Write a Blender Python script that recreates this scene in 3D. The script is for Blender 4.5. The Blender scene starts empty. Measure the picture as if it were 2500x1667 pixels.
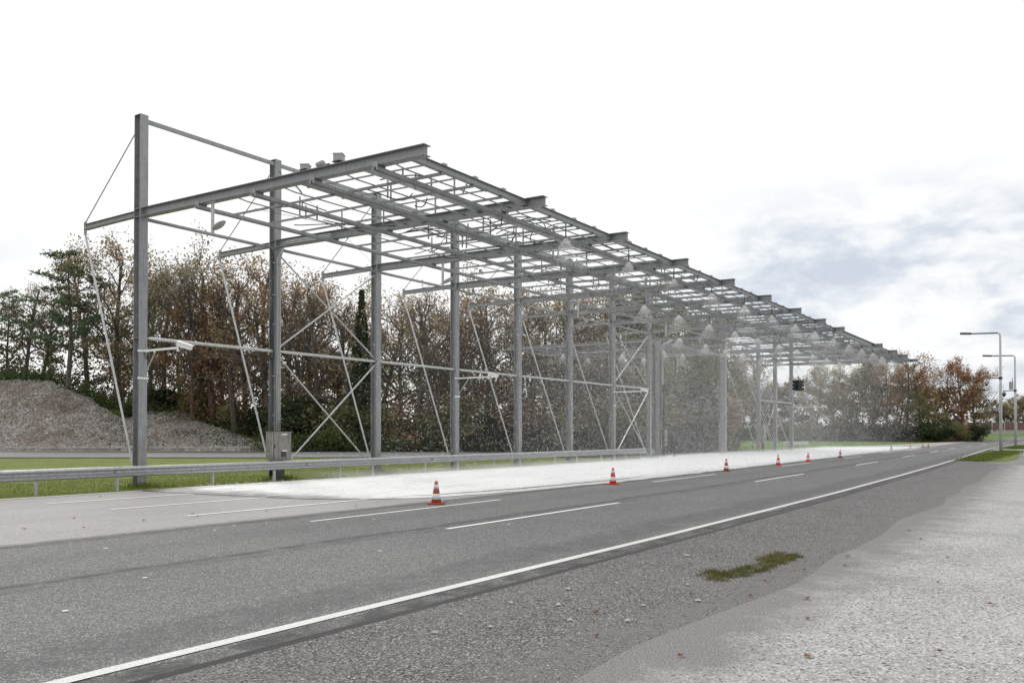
import bpy, bmesh, math, random
from mathutils import Vector, Matrix, noise
R = random.Random(7)
sc = bpy.context.scene
col = sc.collection
# ---------------------------------------------------------------- camera
CAMH, YAW, PITCH, F, CY = 1.89, .5922, .0136, 2089.1, 1028.6
cam = bpy.data.cameras.new('camera'); co = bpy.data.objects.new('camera', cam); col.objects.link(co)
cam.sensor_width = 36; cam.sensor_fit = 'HORIZONTAL'; cam.lens = F/2500*36
cam.shift_y = (CY-833.5)/2500; cam.clip_end = 6000; cam.clip_start = .05
co.location = (0, 0, CAMH); co.rotation_euler = (math.pi/2+PITCH, 0, YAW-math.pi/2)
sc.camera = co
# ---------------------------------------------------------------- light and exposure
SUN_EL, SUN_AZ = math.radians(38), math.radians(62)     # azimuth counted from +X towards +Y
w = bpy.data.worlds.new('World'); sc.world = w; w.use_nodes = True
nt = w.node_tree; N = nt.nodes; L = nt.links; N.clear()
def nd(t, **k):
    n = N.new(t)
    for a, b in k.items():
        if a in n.inputs: n.inputs[a].default_value = b
        else: setattr(n, a, b)
    return n
out = nd('ShaderNodeOutputWorld'); bg = nd('ShaderNodeBackground', Strength=.1)
sky = nd('ShaderNodeTexSky', sky_type='NISHITA', sun_disc=False)
sky.sun_elevation = SUN_EL; sky.sun_rotation = math.pi/2-SUN_AZ
tc = nd('ShaderNodeTexCoord')
def wn(scale, detail, rough, off, sz=2.6, dist=0.):
    mp = nd('ShaderNodeMapping'); mp.inputs['Scale'].default_value = (1, 1, sz); mp.inputs['Location'].default_value = off
    L.new(tc.outputs['Generated'], mp.inputs[0])
    n = nd('ShaderNodeTexNoise', Scale=scale, Detail=detail, Roughness=rough, Distortion=dist); L.new(mp.outputs[0], n.inputs['Vector']); return n
def mr(src, a, b, c=0., d=1.):
    m = nd('ShaderNodeMapRange'); m.interpolation_type = 'SMOOTHSTEP'
    for i, v in zip(('From Min', 'From Max', 'To Min', 'To Max'), (a, b, c, d)): m.inputs[i].default_value = v
    L.new(src, m.inputs[0]); return m
def mth(op, a, b):
    m = nd('ShaderNodeMath'); m.operation = op
    for i, v in enumerate((a, b)):
        if isinstance(v, (int, float)): m.inputs[i].default_value = v
        else: L.new(v, m.inputs[i])
    return m
sep = nd('ShaderNodeSeparateXYZ'); L.new(tc.outputs['Generated'], sep.inputs[0])
big = wn(4.6, 5, .58, (1.3, 2.9, 1.1)); fine = wn(15, 7, .62, (0, 4, 2), 2.2, .3)
# the bank of grey clouds lies low along +X, thinning out towards the forest and the zenith
xm = mr(sep.outputs['X'], .87, .95)
zm = mr(sep.outputs['Z'], .30, .19)
z0 = mr(sep.outputs['Z'], -.02, .06, .55, 1)
cl = mth('ADD', mth('MULTIPLY', big.outputs[0], .55).outputs[0], mth('MULTIPLY', fine.outputs[0], .45).outputs[0])
cov = mr(cl.outputs[0], .40, .60, .10, 1.)
m1 = mth('MULTIPLY', xm.outputs[0], zm.outputs[0]); m1 = mth('MULTIPLY', m1.outputs[0], z0.outputs[0])
m2 = mth('MULTIPLY', m1.outputs[0], cov.outputs[0])
# a second faint bank near the left edge of the view
lm = mr(sep.outputs['Y'], .84, .90); lc = mr(big.outputs[0], .46, .60, 0, .32)
m3 = mth('MULTIPLY', lm.outputs[0], lc.outputs[0])
m4 = mth('MAXIMUM', m2.outputs[0], m3.outputs[0])
mixc = nd('ShaderNodeMix', data_type='RGBA'); L.new(m4.outputs[0], mixc.inputs['Factor'])
mixc.inputs[6].default_value = (9.75, 9.75, 9.72, 1); mixc.inputs[7].default_value = (5.8, 6.35, 7.2, 1)
mixs = nd('ShaderNodeMix', data_type='RGBA'); mixs.inputs['Factor'].default_value = .95
L.new(sky.outputs[0], mixs.inputs[6]); L.new(mixc.outputs[2], mixs.inputs[7])
L.new(mixs.outputs[2], bg.inputs[0]); L.new(bg.outputs[0], out.inputs[0])
sun = bpy.data.lights.new('sun', 'SUN'); sun.energy = 1.3; sun.angle = math.radians(14); sun.color = (1, .96, .9)
so = bpy.data.objects.new('sun', sun); col.objects.link(so); so.location = (0, 0, 60)
sd = Vector((math.cos(SUN_EL)*math.cos(SUN_AZ), math.cos(SUN_EL)*math.sin(SUN_AZ), math.sin(SUN_EL)))
so.rotation_euler = sd.to_track_quat('Z', 'Y').to_euler()
sc.view_settings.view_transform = 'Standard'; sc.view_settings.look = 'None'; sc.view_settings.exposure = .13; sc.view_settings.gamma = 1
sc.render.engine = 'CYCLES'
sc.cycles.max_bounces = 6; sc.cycles.diffuse_bounces = 3; sc.cycles.transparent_max_bounces = 24; sc.cycles.volume_bounces = 1
# ---------------------------------------------------------------- helpers
def clamp(v, a=0., b=1.): return max(a, min(b, v))
def sstep(a, b, v): t = clamp((v-a)/(b-a)); return t*t*(3-2*t)
def lerp_tab(tab, v):
    if v <= tab[0][0]: return tab[0][1]
    for (a, b), (c, d) in zip(tab, tab[1:]):
        if v <= c: return b+(d-b)*(v-a)/(c-a)
    return tab[-1][1]
FX, FY = math.cos(YAW), math.sin(YAW)
def depth(x, y): return x*FX+y*FY
def bearing(x, y):      # direction seen from the spot by the road, as a slope against the view axis
    return (x*FY-y*FX)/max(depth(x, y), 1.)
def W(px, dd):
    lat = (px-1250)/F*dd
    return (FX*dd+FY*lat, FY*dd-FX*lat)
HB = [(-800, 8.6), (0, 8.2), (120, 8.0), (200, 6.6), (290, 4.5), (350, 4.7), (430, 4.6), (520, 3.3), (620, 1.9), (720, .9), (860, 0)]
def terr(x, y):
    dd = depth(x, y)
    z = 0.
    if dd > 120: z += .009*(dd-120)*sstep(120, 150, dd)
    if dd > 80 and y > 0:
        hh = lerp_tab(HB, 1250+F*bearing(x, y))
        if hh > 0:
            t = sstep(92.5, 106, dd); z += hh*t + max(0, dd-106)*.05*hh/8
            z += t*(.45*noise.noise(Vector((x*.25, y*.25, 0)))+.30*noise.noise(Vector((x*.8, y*.8, 3)))+.9*abs(noise.noise(Vector((pix(x, y)*.012, dd*.05, 9))))*sstep(108, 98, dd))*min(1, hh)
    return z
def pix(x, y): return 1250+F*bearing(x, y)
class MB:
    def __init__(s): s.v = []; s.f = []; s.mi = []
    def add(s, vs, fs, m=0):
        o = len(s.v); s.v += [tuple(v) for v in vs]; s.f += [tuple(i+o for i in f) for f in fs]; s.mi += [m]*len(fs)
    def box(s, c, d, rot=None, m=0):
        vs = [Vector((sx*d[0]/2, sy*d[1]/2, sz*d[2]/2)) for sx in (-1, 1) for sy in (-1, 1) for sz in (-1, 1)]
        if rot: vs = [rot @ v for v in vs]
        s.add([v+Vector(c) for v in vs], [(0, 1, 3, 2), (4, 6, 7, 5), (0, 4, 5, 1), (2, 3, 7, 6), (0, 2, 6, 4), (1, 5, 7, 3)], m)
    def prof(s, a, b, pts, up=(0, 0, 1), m=0, caps=True):   # extrude closed 2D profile pts=(side,up) from a to b
        a = Vector(a); b = Vector(b); d = (b-a).normalized(); up = Vector(up)
        sd_ = d.cross(up)
        if sd_.length < 1e-4: sd_ = d.cross(Vector((0, 1, 0)))
        sd_.normalize(); u = sd_.cross(d)
        n = len(pts)
        vs = [p+sd_*q[0]+u*q[1] for p in (a, b) for q in pts]
        fs = [(i, (i+1) % n, n+(i+1) % n, n+i) for i in range(n)]
        if caps: fs += [tuple(range(n-1, -1, -1)), tuple(range(n, 2*n))]
        s.add(vs, fs, m)
    def bar(s, a, b, wd, h=None, up=(0, 0, 1), m=0):
        h = h or wd; x, y = wd/2, h/2
        s.prof(a, b, [(-x, -y), (x, -y), (x, y), (-x, y)], up, m)
    def ibeam(s, a, b, wd, h, tf=.019, tw=.011, up=(0, 0, 1), m=0):
        x, y, t = wd/2, h/2, tw/2
        s.prof(a, b, [(-x, -y), (x, -y), (x, -y+tf), (t, -y+tf), (t, y-tf), (x, y-tf), (x, y), (-x, y), (-x, y-tf), (-t, y-tf), (-t, -y+tf), (-x, -y+tf)], up, m)
    def tube(s, pts, r, n=8, m=0, caps=True):
        pts = [Vector(p) for p in pts]; rs = r if isinstance(r, (list, tuple)) else [r]*len(pts)
        vs = []; fs = []; prev = None
        for i, p in enumerate(pts):
            d = (pts[min(i+1, len(pts)-1)]-pts[max(i-1, 0)]).normalized()
            a = prev if prev is not None else (Vector((0, 0, 1)) if abs(d.z) < .9 else Vector((1, 0, 0)))
            u = (a-d*a.dot(d)).normalized(); prev = u; v = d.cross(u)
            for k in range(n):
                t = 2*math.pi*k/n; vs.append(p+(u*math.cos(t)+v*math.sin(t))*rs[i])
        for i in range(len(pts)-1):
            for k in range(n): fs.append((i*n+k, i*n+(k+1) % n, (i+1)*n+(k+1) % n, (i+1)*n+k))
        if caps: fs += [tuple(range(n-1, -1, -1)), tuple(range((len(pts)-1)*n, len(pts)*n))]
        s.add(vs, fs, m)
    def lathe(s, c, prof, n=24, m=0):
        vs = []; fs = []; c = Vector(c)
        for r, z in prof:
            for k in range(n): t = 2*math.pi*k/n; vs.append(c+Vector((r*math.cos(t), r*math.sin(t), z)))
        for i in range(len(prof)-1):
            for k in range(n): fs.append((i*n+k, i*n+(k+1) % n, (i+1)*n+(k+1) % n, (i+1)*n+k))
        fs += [tuple(range(n-1, -1, -1)), tuple(range((len(prof)-1)*n, len(prof)*n))]
        s.add(vs, fs, m)
    def build(s, name, mat, parent=None, smooth=False, origin=None):
        me = bpy.data.meshes.new(name)
        vs = s.v if origin is None else [(v[0]-origin[0], v[1]-origin[1], v[2]-origin[2]) for v in s.v]
        me.from_pydata(vs, [], s.f)
        for m in (mat if isinstance(mat, (list, tuple)) else [mat]): me.materials.append(m)
        if any(s.mi): me.polygons.foreach_set('material_index', s.mi)
        if smooth: me.polygons.foreach_set('use_smooth', [True]*len(me.polygons))
        me.update()
        o = bpy.data.objects.new(name, me); col.objects.link(o)
        if origin is not None: o.location = origin
        if parent is not None: o.parent = parent
        return o
def tag(o, label=None, cat=None, group=None, kind=None):
    if label: o['label'] = label
    if cat: o['category'] = cat
    if group: o['group'] = group
    if kind: o['kind'] = kind
    return o
def empty(name, loc, label, cat, group=None, rz=0):
    o = bpy.data.objects.new(name, None); col.objects.link(o); o.location = loc; o.rotation_euler = (0, 0, rz); o.empty_display_size = .3
    return tag(o, label, cat, group)
def copy_tree(o, parent=None):
    c = o.copy(); col.objects.link(c); c.parent = parent
    for ch in [q for q in bpy.data.objects if q.parent == o]: copy_tree(ch, c)
    return c
# ---------------------------------------------------------------- materials
def mat(name, base=(.5, .5, .5), rough=.6, metal=0., spec=.5):
    m = bpy.data.materials.new(name); m.use_nodes = True
    b = m.node_tree.nodes['Principled BSDF']
    b.inputs['Base Color'].default_value = (*base, 1); b.inputs['Roughness'].default_value = rough; b.inputs['Metallic'].default_value = metal
    b.inputs['Specular IOR Level'].default_value = spec
    return m, m.node_tree, b
class NT:
    def __init__(s, tree, coord='Object'):
        s.t = tree; s.n = tree.nodes; s.l = tree.links
        s.tc = s.n.new('ShaderNodeTexCoord'); s.co = s.tc.outputs[coord]
    def _in(s, n, k, v):
        if isinstance(v, bpy.types.NodeSocket): s.l.new(v, n.inputs[k])
        else: n.inputs[k].default_value = v
    def map(s, scale=(1, 1, 1), src=None):
        n = s.n.new('ShaderNodeMapping'); s.l.new(src or s.co, n.inputs[0]); n.inputs['Scale'].default_value = scale; return n.outputs[0]
    def noise(s, scale, detail=3, rough=.55, vec=None, dist=0.):
        n = s.n.new('ShaderNodeTexNoise'); s.l.new(vec or s.co, n.inputs['Vector'])
        for k, v in (('Scale', scale), ('Detail', detail), ('Roughness', rough), ('Distortion', dist)): n.inputs[k].default_value = v
        return n.outputs[0]
    def voro(s, scale, vec=None, feat='F1', out='Distance'):
        n = s.n.new('ShaderNodeTexVoronoi'); n.feature = feat; s.l.new(vec or s.co, n.inputs['Vector']); n.inputs['Scale'].default_value = scale
        return n.outputs[out]
    def ramp(s, src, stops):
        n = s.n.new('ShaderNodeValToRGB'); s.l.new(src, n.inputs[0]); e = n.color_ramp.elements
        while len(e) < len(stops): e.new(.5)
        for q, (p, c) in zip(e, stops): q.position = p; q.color = (*c, 1) if len(c) == 3 else c
        return n.outputs[0]
    def range(s, src, a, b, c=0., d=1.):
        n = s.n.new('ShaderNodeMapRange'); s.l.new(src, n.inputs[0])
        for k, v in zip(('From Min', 'From Max', 'To Min', 'To Max'), (a, b, c, d)): n.inputs[k].default_value = v
        return n.outputs[0]
    def mix(s, f, a, b, mode='MIX'):
        n = s.n.new('ShaderNodeMix'); n.data_type = 'RGBA'; n.blend_type = mode
        s._in(n, 0, f); 
        for k, v in ((6, a), (7, b)):
            if isinstance(v, tuple): v = (*v, 1) if len(v) == 3 else v
            s._in(n, k, v)
        return n.outputs[2]
    def math(s, op, a, b=0.):
        n = s.n.new('ShaderNodeMath'); n.operation = op; s._in(n, 0, a); s._in(n, 1, b); return n.outputs[0]
    def bump(s, h, strength=.3, dist=.02, prev=None):
        n = s.n.new('ShaderNodeBump'); s.l.new(h, n.inputs['Height']); n.inputs['Strength'].default_value = strength; n.inputs['Distance'].default_value = dist
        if prev: s.l.new(prev, n.inputs['Normal'])
        return n.outputs[0]
def col_to(t, b, c, nrm=None, rough=None):
    t.links.new(c, b.inputs['Base Color'])
    if nrm: t.links.new(nrm, b.inputs['Normal'])
    if rough: t.links.new(rough, b.inputs['Roughness'])
M = {}; LO = []
def galv(name, c0, c1, rough=.5, metal=.35, sc_=6):
    m, t, b = mat(name, rough=rough, metal=metal); q = NT(t)
    n1 = q.noise(sc_, 5, .65); n2 = q.noise(60, 2, .5)
    c = q.mix(q.range(n1, .3, .7), c0, c1); c = q.mix(q.range(n2, .35, .65, 0, .35), c, tuple(v*.62 for v in c0))
    st = q.noise(3, 4, .6, q.map((6, 6, .35))); c = q.mix(q.range(st, .48, .7, 0, .6), c, tuple(v*.55 for v in c0))
    col_to(t, b, c, q.bump(n2, .12, .004), q.range(n1, .3, .7, rough-.1, rough+.14)); return m
M['steel'] = galv('galvanised_steel', (.26, .265, .275), (.385, .39, .40))
M['rail'] = galv('rail_steel', (.42, .43, .44), (.54, .55, .56), .34, .45, 9)
M['tube'] = galv('bright_tube', (.50, .51, .52), (.62, .63, .64), .4, .4, 9)
M['stain'] = galv('brushed_cabinet_steel', (.20, .19, .175), (.36, .345, .32), .38, .6, 2.5)
M['pole'] = galv('lamp_pole_paint', (.52, .52, .51), (.62, .62, .61), .5, .1, 4)
M['white'] = mat('white_enamel', (.78, .78, .77), .4)[0]
M['black'] = mat('black_rubber', (.018, .018, .02), .55)[0]
M['dark'] = mat('dark_metal', (.06, .062, .066), .5, .3)[0]
M['lens'] = mat('lamp_glass', (.5, .52, .52), .15)[0]
M['grey'] = mat('grey_plastic', (.32, .33, .34), .5)[0]
M['signal_red'] = mat('dark_lens', (.03, .02, .02), .1)[0]
def uvmat(name): 
    m, t, b = mat(name, rough=.9, spec=.25); return m, t, b, NT(t, 'UV')
def band(q, v, c, hw, soft, jit=None):
    d = q.math('ABSOLUTE', q.math('SUBTRACT', v, c if jit is None else q.math('ADD', jit, c)))
    return q.range(d, hw, hw+soft, 1, 0)
def asphalt(name, c0, c1, bands=(), speck=.35, grain=125, spc=(.45, .45, .44)):
    m, t, b, q = uvmat(name)
    big = q.noise(.35, 4, .6); mid = q.noise(6, 4, .6); gr = q.noise(grain, 3, .75)
    c = q.mix(q.range(big, .3, .7), c0, c1)
    lng = q.noise(2.0, 4, .6, q.map((.06, 1, 1)))
    c = q.mix(q.range(lng, .42, .68, 0, .22), c, tuple(v*.72 for v in c0))
    c = q.mix(q.range(gr, .40, .66, .55, 0), c, tuple(v*.36 for v in c0))
    vc = q.voro(grain*.62, out='Color'); s = q.n.new('ShaderNodeSeparateColor'); q.l.new(vc, s.inputs[0])
    c = q.mix(q.range(s.outputs[0], 1-speck, 1.0, 0, 1.0), c, spc)
    sep = q.n.new('ShaderNodeSeparateXYZ'); q.l.new(q.co, sep.inputs[0])
    for (cc, hw, soft, amt, k) in bands:
        j = q.math('MULTIPLY', q.math('SUBTRACT', q.noise(.5, 3, .6, q.map((1, .05, 1))), .5), hw*3.+.25)
        f = q.math('MULTIPLY', band(q, sep.outputs[1], cc, hw, soft, j), amt)
        f = q.math('MULTIPLY', f, q.range(q.noise(2.2, 4, .7), .30, .58))
        c = q.mix(f, c, tuple(v*k for v in c0))
    h = q.voro(grain*.62)
    col_to(t, b, c, q.bump(h, .55, .006, q.bump(mid, .15, .01)), q.range(mid, .3, .7, .75, .95)); return m
M['asphalt'] = asphalt('dark_asphalt', (.150, .150, .152), (.195, .195, .197), ((11.0, .06, .05, .85, .42), (10.85, .22, .2, .5, .6), (7.25, .30, .3, .55, .6), (12.9, .3, .4, .3, .7), (6.2, .16, .05, .9, .4), (14.75, .10, .1, .8, .6)), .30)
M['asphalt_light'] = asphalt('pale_asphalt', (.42, .40, .405), (.50, .475, .48), ((22.5, .5, .7, .5, .75), (24.8, .5, .5, .5, .72), (19.0, .3, .4, .25, .8), (15.1, .10, .1, .7, .5)), .12, 70, (.6, .6, .6))
M['asphalt_back'] = asphalt('back_road_asphalt', (.24, .235, .24), (.34, .33, .335), (), .12, 30)
# concrete apron: pale exposed aggregate with worn darker patches
m, t, b, q = uvmat('exposed_aggregate')
big = q.noise(.45, 5, .6); v1 = q.noise(46, 4, .7, q.map((1, 1.0, 1))); vd = q.voro(42); vcol = q.voro(42, out='Color')
c = q.mix(q.range(big, .38, .62), (.52, .515, .51), (.37, .362, .36))
c = q.mix(q.range(v1, .44, .56, .75, 0), c, (.20, .20, .20))
s = q.n.new('ShaderNodeSeparateColor'); q.l.new(vcol, s.inputs[0])
c = q.mix(q.range(s.outputs[1], .55, 1, 0, .7), c, (.70, .70, .69)); c = q.mix(q.range(s.outputs[0], .88, .95, 0, .85), c, (.06, .06, .06))
sx = q.n.new('ShaderNodeSeparateXYZ'); q.l.new(q.co, sx.inputs[0]); fe = q.math('ADD', sx.outputs[1], q.math('MULTIPLY', q.math('SUBTRACT', q.noise(1.2, 5, .7), .5), 2.6)); c = q.mix(q.range(fe, 1.9, 3.0, 0, .95), c, q.mix(q.range(q.noise(60, 3, .7), .42, .6), (.13, .126, .125), (.32, .31, .305)))
col_to(t, b, c, q.bump(vd, .7, .012)); M['concrete'] = m
m, t, b, q = uvmat('gravel_bed')
vc = q.voro(52, out='Color'); vd = q.voro(52); vc2 = q.voro(85, out='Color'); s = q.n.new('ShaderNodeSeparateColor'); q.l.new(vc, s.inputs[0]); s2 = q.n.new('ShaderNodeSeparateColor'); q.l.new(vc2, s2.inputs[0])
c = q.ramp(s.outputs[0], [(0, (.055, .053, .053)), (.35, (.11, .106, .106)), (.65, (.19, .182, .182)), (.85, (.29, .28, .28)), (1, (.58, .57, .56))])
c = q.mix(q.range(s2.outputs[0], .4, 1, 0, .6), c, (.09, .087, .087)); c = q.mix(q.range(s2.outputs[1], .85, 1, 0, .8), c, (.6, .6, .6))
c = q.mix(q.range(q.noise(.8, 4, .6), .4, .65, 0, .35), c, (.27, .255, .25)); sx = q.n.new('ShaderNodeSeparateXYZ'); q.l.new(q.co, sx.inputs[0]); fe = q.math('ADD', sx.outputs[1], q.math('MULTIPLY', q.math('SUBTRACT', q.noise(1.2, 5, .7), .5), 1.8)); c = q.mix(q.range(fe, 3.3, 4.3, .9, 0), c, q.mix(q.range(q.noise(60, 3, .7), .42, .6), (.13, .126, .125), (.32, .31, .305)))
col_to(t, b, c, q.bump(vd, 1, .02)); M['gravel'] = m
# white paint, worn
m, t, b, q = uvmat('road_paint')
c = q.mix(q.range(q.noise(45, 3, .7), .55, .64, 0, .8), (.72, .72, .70), (.28, .28, .28)); c = q.mix(q.range(q.noise(1.3, 4, .6), .45, .7, 0, .25), c, (.45, .45, .44)); col_to(t, b, c); M['paint'] = m
m, t, b, q = uvmat('bright_road_paint'); c = q.mix(q.range(q.noise(40, 3, .7), .6, .7, 0, .5), (.92, .92, .90), (.5, .5, .5)); col_to(t, b, c); M['paint_bright'] = m
# grass ground
m, t, b = mat('grass_ground', rough=.95, spec=.15); q = NT(t)
n1 = q.noise(.5, 5, .65); n2 = q.noise(9, 5, .75, q.map((1, 1, 1))); n3 = q.noise(.09, 3, .6)
c = q.ramp(n1, [(.3, (.13, .20, .035)), (.5, (.22, .26, .07)), (.62, (.29, .29, .11)), (.75, (.15, .23, .045))])
sp = q.n.new('ShaderNodeSeparateXYZ'); q.l.new(q.co, sp.inputs[0])
c = q.mix(q.range(sp.outputs[0], 78, 105, 0, .85), c, (.125, .215, .045))
c = q.mix(q.range(n2, .35, .6, .6, 0), c, (.045, .055, .018)); col_to(t, b, c, q.bump(n2, .9, .08)); M['grass_ground'] = m
def blade(name, a, bb, cc):
    m, t, b = mat(name, rough=.8, spec=.2); q = NT(t)
    n1 = q.noise(1.1, 3, .7); n2 = q.noise(14, 2, .6)
    c = q.mix(q.range(n1, .38, .62), a, bb); c = q.mix(q.range(n2, .5, .7), c, cc); col_to(t, b, c); return m
M['blade'] = blade('grass_blades', (.19, .28, .05), (.30, .33, .11), (.38, .36, .18))
M['blade_tuft'] = blade('tuft_blades', (.09, .12, .03), (.19, .18, .065), (.25, .15, .08)); M['blade_lush'] = blade('lush_grass_blades', (.07, .14, .02), (.16, .20, .04), (.24, .22, .08))
# gravel bank
m, t, b = mat('gravel_bank', rough=.95, spec=.2); q = NT(t)
vc = q.voro(5.2, out='Color'); s = q.n.new('ShaderNodeSeparateColor'); q.l.new(vc, s.inputs[0]); n1 = q.noise(.18, 5, .65); n2 = q.noise(5, 5, .75)
c = q.ramp(s.outputs[0], [(0, (.21, .185, .17)), (.4, (.37, .345, .325)), (.75, (.52, .50, .48)), (1, (.70, .68, .66))])
c = q.mix(q.range(n2, .42, .58, .8, 0), c, (.13, .095, .075))
c = q.mix(q.range(n1, .48, .64, 0, .8), c, (.15, .105, .08)); c = q.mix(q.range(q.noise(.75, 5, .7), .48, .62, 0, .7), c, (.13, .11, .095)); col_to(t, b, c, q.bump(vc, 1, .3)); M['bank'] = m
m, t, b = mat('leaf_litter', rough=1, spec=.1); q = NT(t)
c = q.mix(q.range(q.noise(.9, 5, .7), .35, .65), (.055, .05, .025), (.12, .075, .045)); c = q.mix(q.range(q.noise(.2, 3), .5, .6, 0, .7), c, (.04, .06, .02)); col_to(t, b, c, q.bump(q.noise(4, 4, .7), 1, .3)); M['litter'] = m
# wet track under the spray: foaming water film, sky reflection painted in as white
m, t, b, q = uvmat('splashing_water')
st = q.noise(3.2, 5, .62, q.map((.16, 1, 1))); sp2 = q.noise(26, 3, .7, q.map((.5, 1, 1))); ed = q.noise(.35, 3, .6)
c = q.mix(q.range(st, .38, .62, 0, 1), (.96, .96, .96), (.78, .79, .79)); c = q.mix(q.range(q.noise(.5, 4, .6, q.map((.25, 1, 1))), .45, .65, 0, .6), c, (.70, .71, .71)); s9 = q.n.new('ShaderNodeSeparateXYZ'); q.l.new(q.co, s9.inputs[0]); c = q.mix(q.math('MULTIPLY', q.range(q.math('ADD', s9.outputs[1], q.math('MULTIPLY', q.math('SUBTRACT', q.noise(.9, 5, .65, q.map((.3, 1, 1))), .5), 3.)), 15.0, 17.0, 1, 0), .55), c, (.40, .40, .395)); c = q.mix(q.range(sp2, .60, .74, 0, .5), c, (.42, .42, .42))
sx = q.n.new('ShaderNodeSeparateXYZ'); q.l.new(q.co, sx.inputs[0]); hd = q.math('ADD', sx.outputs[0], q.math('MULTIPLY', q.math('SUBTRACT', q.noise(1.6, 5, .7, q.map((.5, 1, 1))), .5), 5.0)); c = q.mix(q.range(hd, 17.0, 18.9, 1, 0), c, (.085, .085, .08))
col_to(t, b, c, q.bump(sp2, .5, .02), q.range(st, .4, .6, .25, .6)); b.inputs['Specular IOR Level'].default_value = .5; M['water'] = m
m, t, b, q = uvmat('wet_asphalt'); c = q.mix(q.range(q.noise(24, 4, .7, q.map((.4, 1, 1))), .5, .62), (.05, .05, .048), (.42, .42, .42)); col_to(t, b, c, q.bump(q.noise(12, 4), .3, .01)); b.inputs['Roughness'].default_value = .22; M['wet'] = m
# bark and leaves
def bark(name, a, bb):
    m, t, b = mat(name, rough=.95, spec=.15); q = NT(t); n1 = q.noise(3, 5, .7, q.map((3, 3, .5)))
    c = q.mix(q.range(n1, .35, .65), a, bb); col_to(t, b, c, q.bump(n1, .8, .05)); return m
M['bark'] = bark('bark', (.06, .05, .043), (.17, .15, .135)); M['bark_pale'] = bark('pale_bark', (.20, .19, .175), (.42, .41, .39)); 
def leafmat(name, green=0.):
    m = bpy.data.materials.new(name); m.use_nodes = True; t = m.node_tree; b = t.nodes['Principled BSDF']; q = NT(t)
    oi = t.nodes.new('ShaderNodeObjectInfo'); n1 = q.noise(.45, 3, .6); n2 = q.voro(3.5, out='Color'); s = t.nodes.new('ShaderNodeSeparateColor'); t.links.new(n2, s.inputs[0])
    c = q.mix(1., oi.outputs['Color'], q.ramp(s.outputs[0], [(0, (.45, .45, .42)), (.5, (1, 1, 1)), (1, (1.6, 1.5, 1.3))]), 'MULTIPLY')
    c = q.mix(q.range(n1, .40, .62, 0, .6), c, q.mix(1., oi.outputs['Color'], (.62, .95, .55), 'MULTIPLY'))
    t.links.new(c, b.inputs['Base Color']); b.inputs['Roughness'].default_value = .7; b.inputs['Specular IOR Level'].default_value = .2
    tr = t.nodes.new('ShaderNodeBsdfTranslucent'); t.links.new(c, tr.inputs[0]); mx = t.nodes.new('ShaderNodeMixShader'); mx.inputs[0].default_value = .45
    t.links.new(b.outputs[0], mx.inputs[1]); t.links.new(tr.outputs[0], mx.inputs[2]); t.links.new(mx.outputs[0], t.nodes['Material Output'].inputs[0]); return m
M['leaf'] = leafmat('autumn_leaves')
def dropmat(name, a):
    m = bpy.data.materials.new(name); m.use_nodes = True; t = m.node_tree; t.nodes.clear(); o = t.nodes.new('ShaderNodeOutputMaterial')
    d = t.nodes.new('ShaderNodeBsdfDiffuse'); d.inputs[0].default_value = (.95, .95, .95, 1); tr = t.nodes.new('ShaderNodeBsdfTranslucent'); tr.inputs[0].default_value = (.95, .95, .95, 1)
    mx = t.nodes.new('ShaderNodeMixShader'); mx.inputs[0].default_value = .5; t.links.new(d.outputs[0], mx.inputs[1]); t.links.new(tr.outputs[0], mx.inputs[2])
    tp = t.nodes.new('ShaderNodeBsdfTransparent'); m2 = t.nodes.new('ShaderNodeMixShader'); m2.inputs[0].default_value = a
    t.links.new(tp.outputs[0], m2.inputs[1]); t.links.new(mx.outputs[0], m2.inputs[2]); t.links.new(m2.outputs[0], o.inputs[0]); return m
M['drop'] = dropmat('water_drops', .70)
def volmat(name, dens, an=.35):
    m = bpy.data.materials.new(name); m.use_nodes = True; t = m.node_tree; t.nodes.clear(); o = t.nodes.new('ShaderNodeOutputMaterial')
    v = t.nodes.new('ShaderNodeVolumePrincipled'); v.inputs['Color'].default_value = (.96, .97, .98, 1); v.inputs['Density'].default_value = dens; v.inputs['Anisotropy'].default_value = an
    t.links.new(v.outputs[0], o.inputs['Volume']); return m
# ---------------------------------------------------------------- ground sheets
def uvset(o, uvs):
    me = o.data; l = me.uv_layers.new(name='UVMap')
    vi = [0]*len(me.loops); me.loops.foreach_get('vertex_index', vi)
    l.data.foreach_set('uv', [c for i in vi for c in uvs[i]])
def sheet(name, rows, z, m, kind='structure', label=None):
    """rows: list of rows, each a list of (x, y, u, v)"""
    mb = MB(); n = len(rows[0]); uv = []
    for r in rows:
        for (x, y, u, v) in r: mb.v.append((x, y, terr(x, y)+z)); uv.append((u, v))
    for i in range(len(rows)-1):
        for j in range(n-1):
            a = i*n+j; mb.f.append((a, a+n, a+n+1, a+1)); mb.mi.append(0)
    o = mb.build(name, m, smooth=True); uvset(o, uv); tag(o, label, None, None, kind)
    me = o.data
    if me.polygons and me.polygons[0].normal.z < 0: me.flip_normals()
    return o
CT = [(-60, 0), (15, 0), (28, .15), (42, .5), (52, .8), (58, 1.), (69, 1.4), (93, 2.4), (113, 3.2), (128, 3.6), (150, 3.5), (186, 3.0), (246, .8), (300, -3), (360, -9)]
def cv(x): return lerp_tab(CT, x)
XS = [-60, -40, -20, -10, -4] + [i*1.0 for i in range(0, 60)] + [60+i*3 for i in range(0, 34)] + [165+i*8 for i in range(0, 25)]
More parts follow.
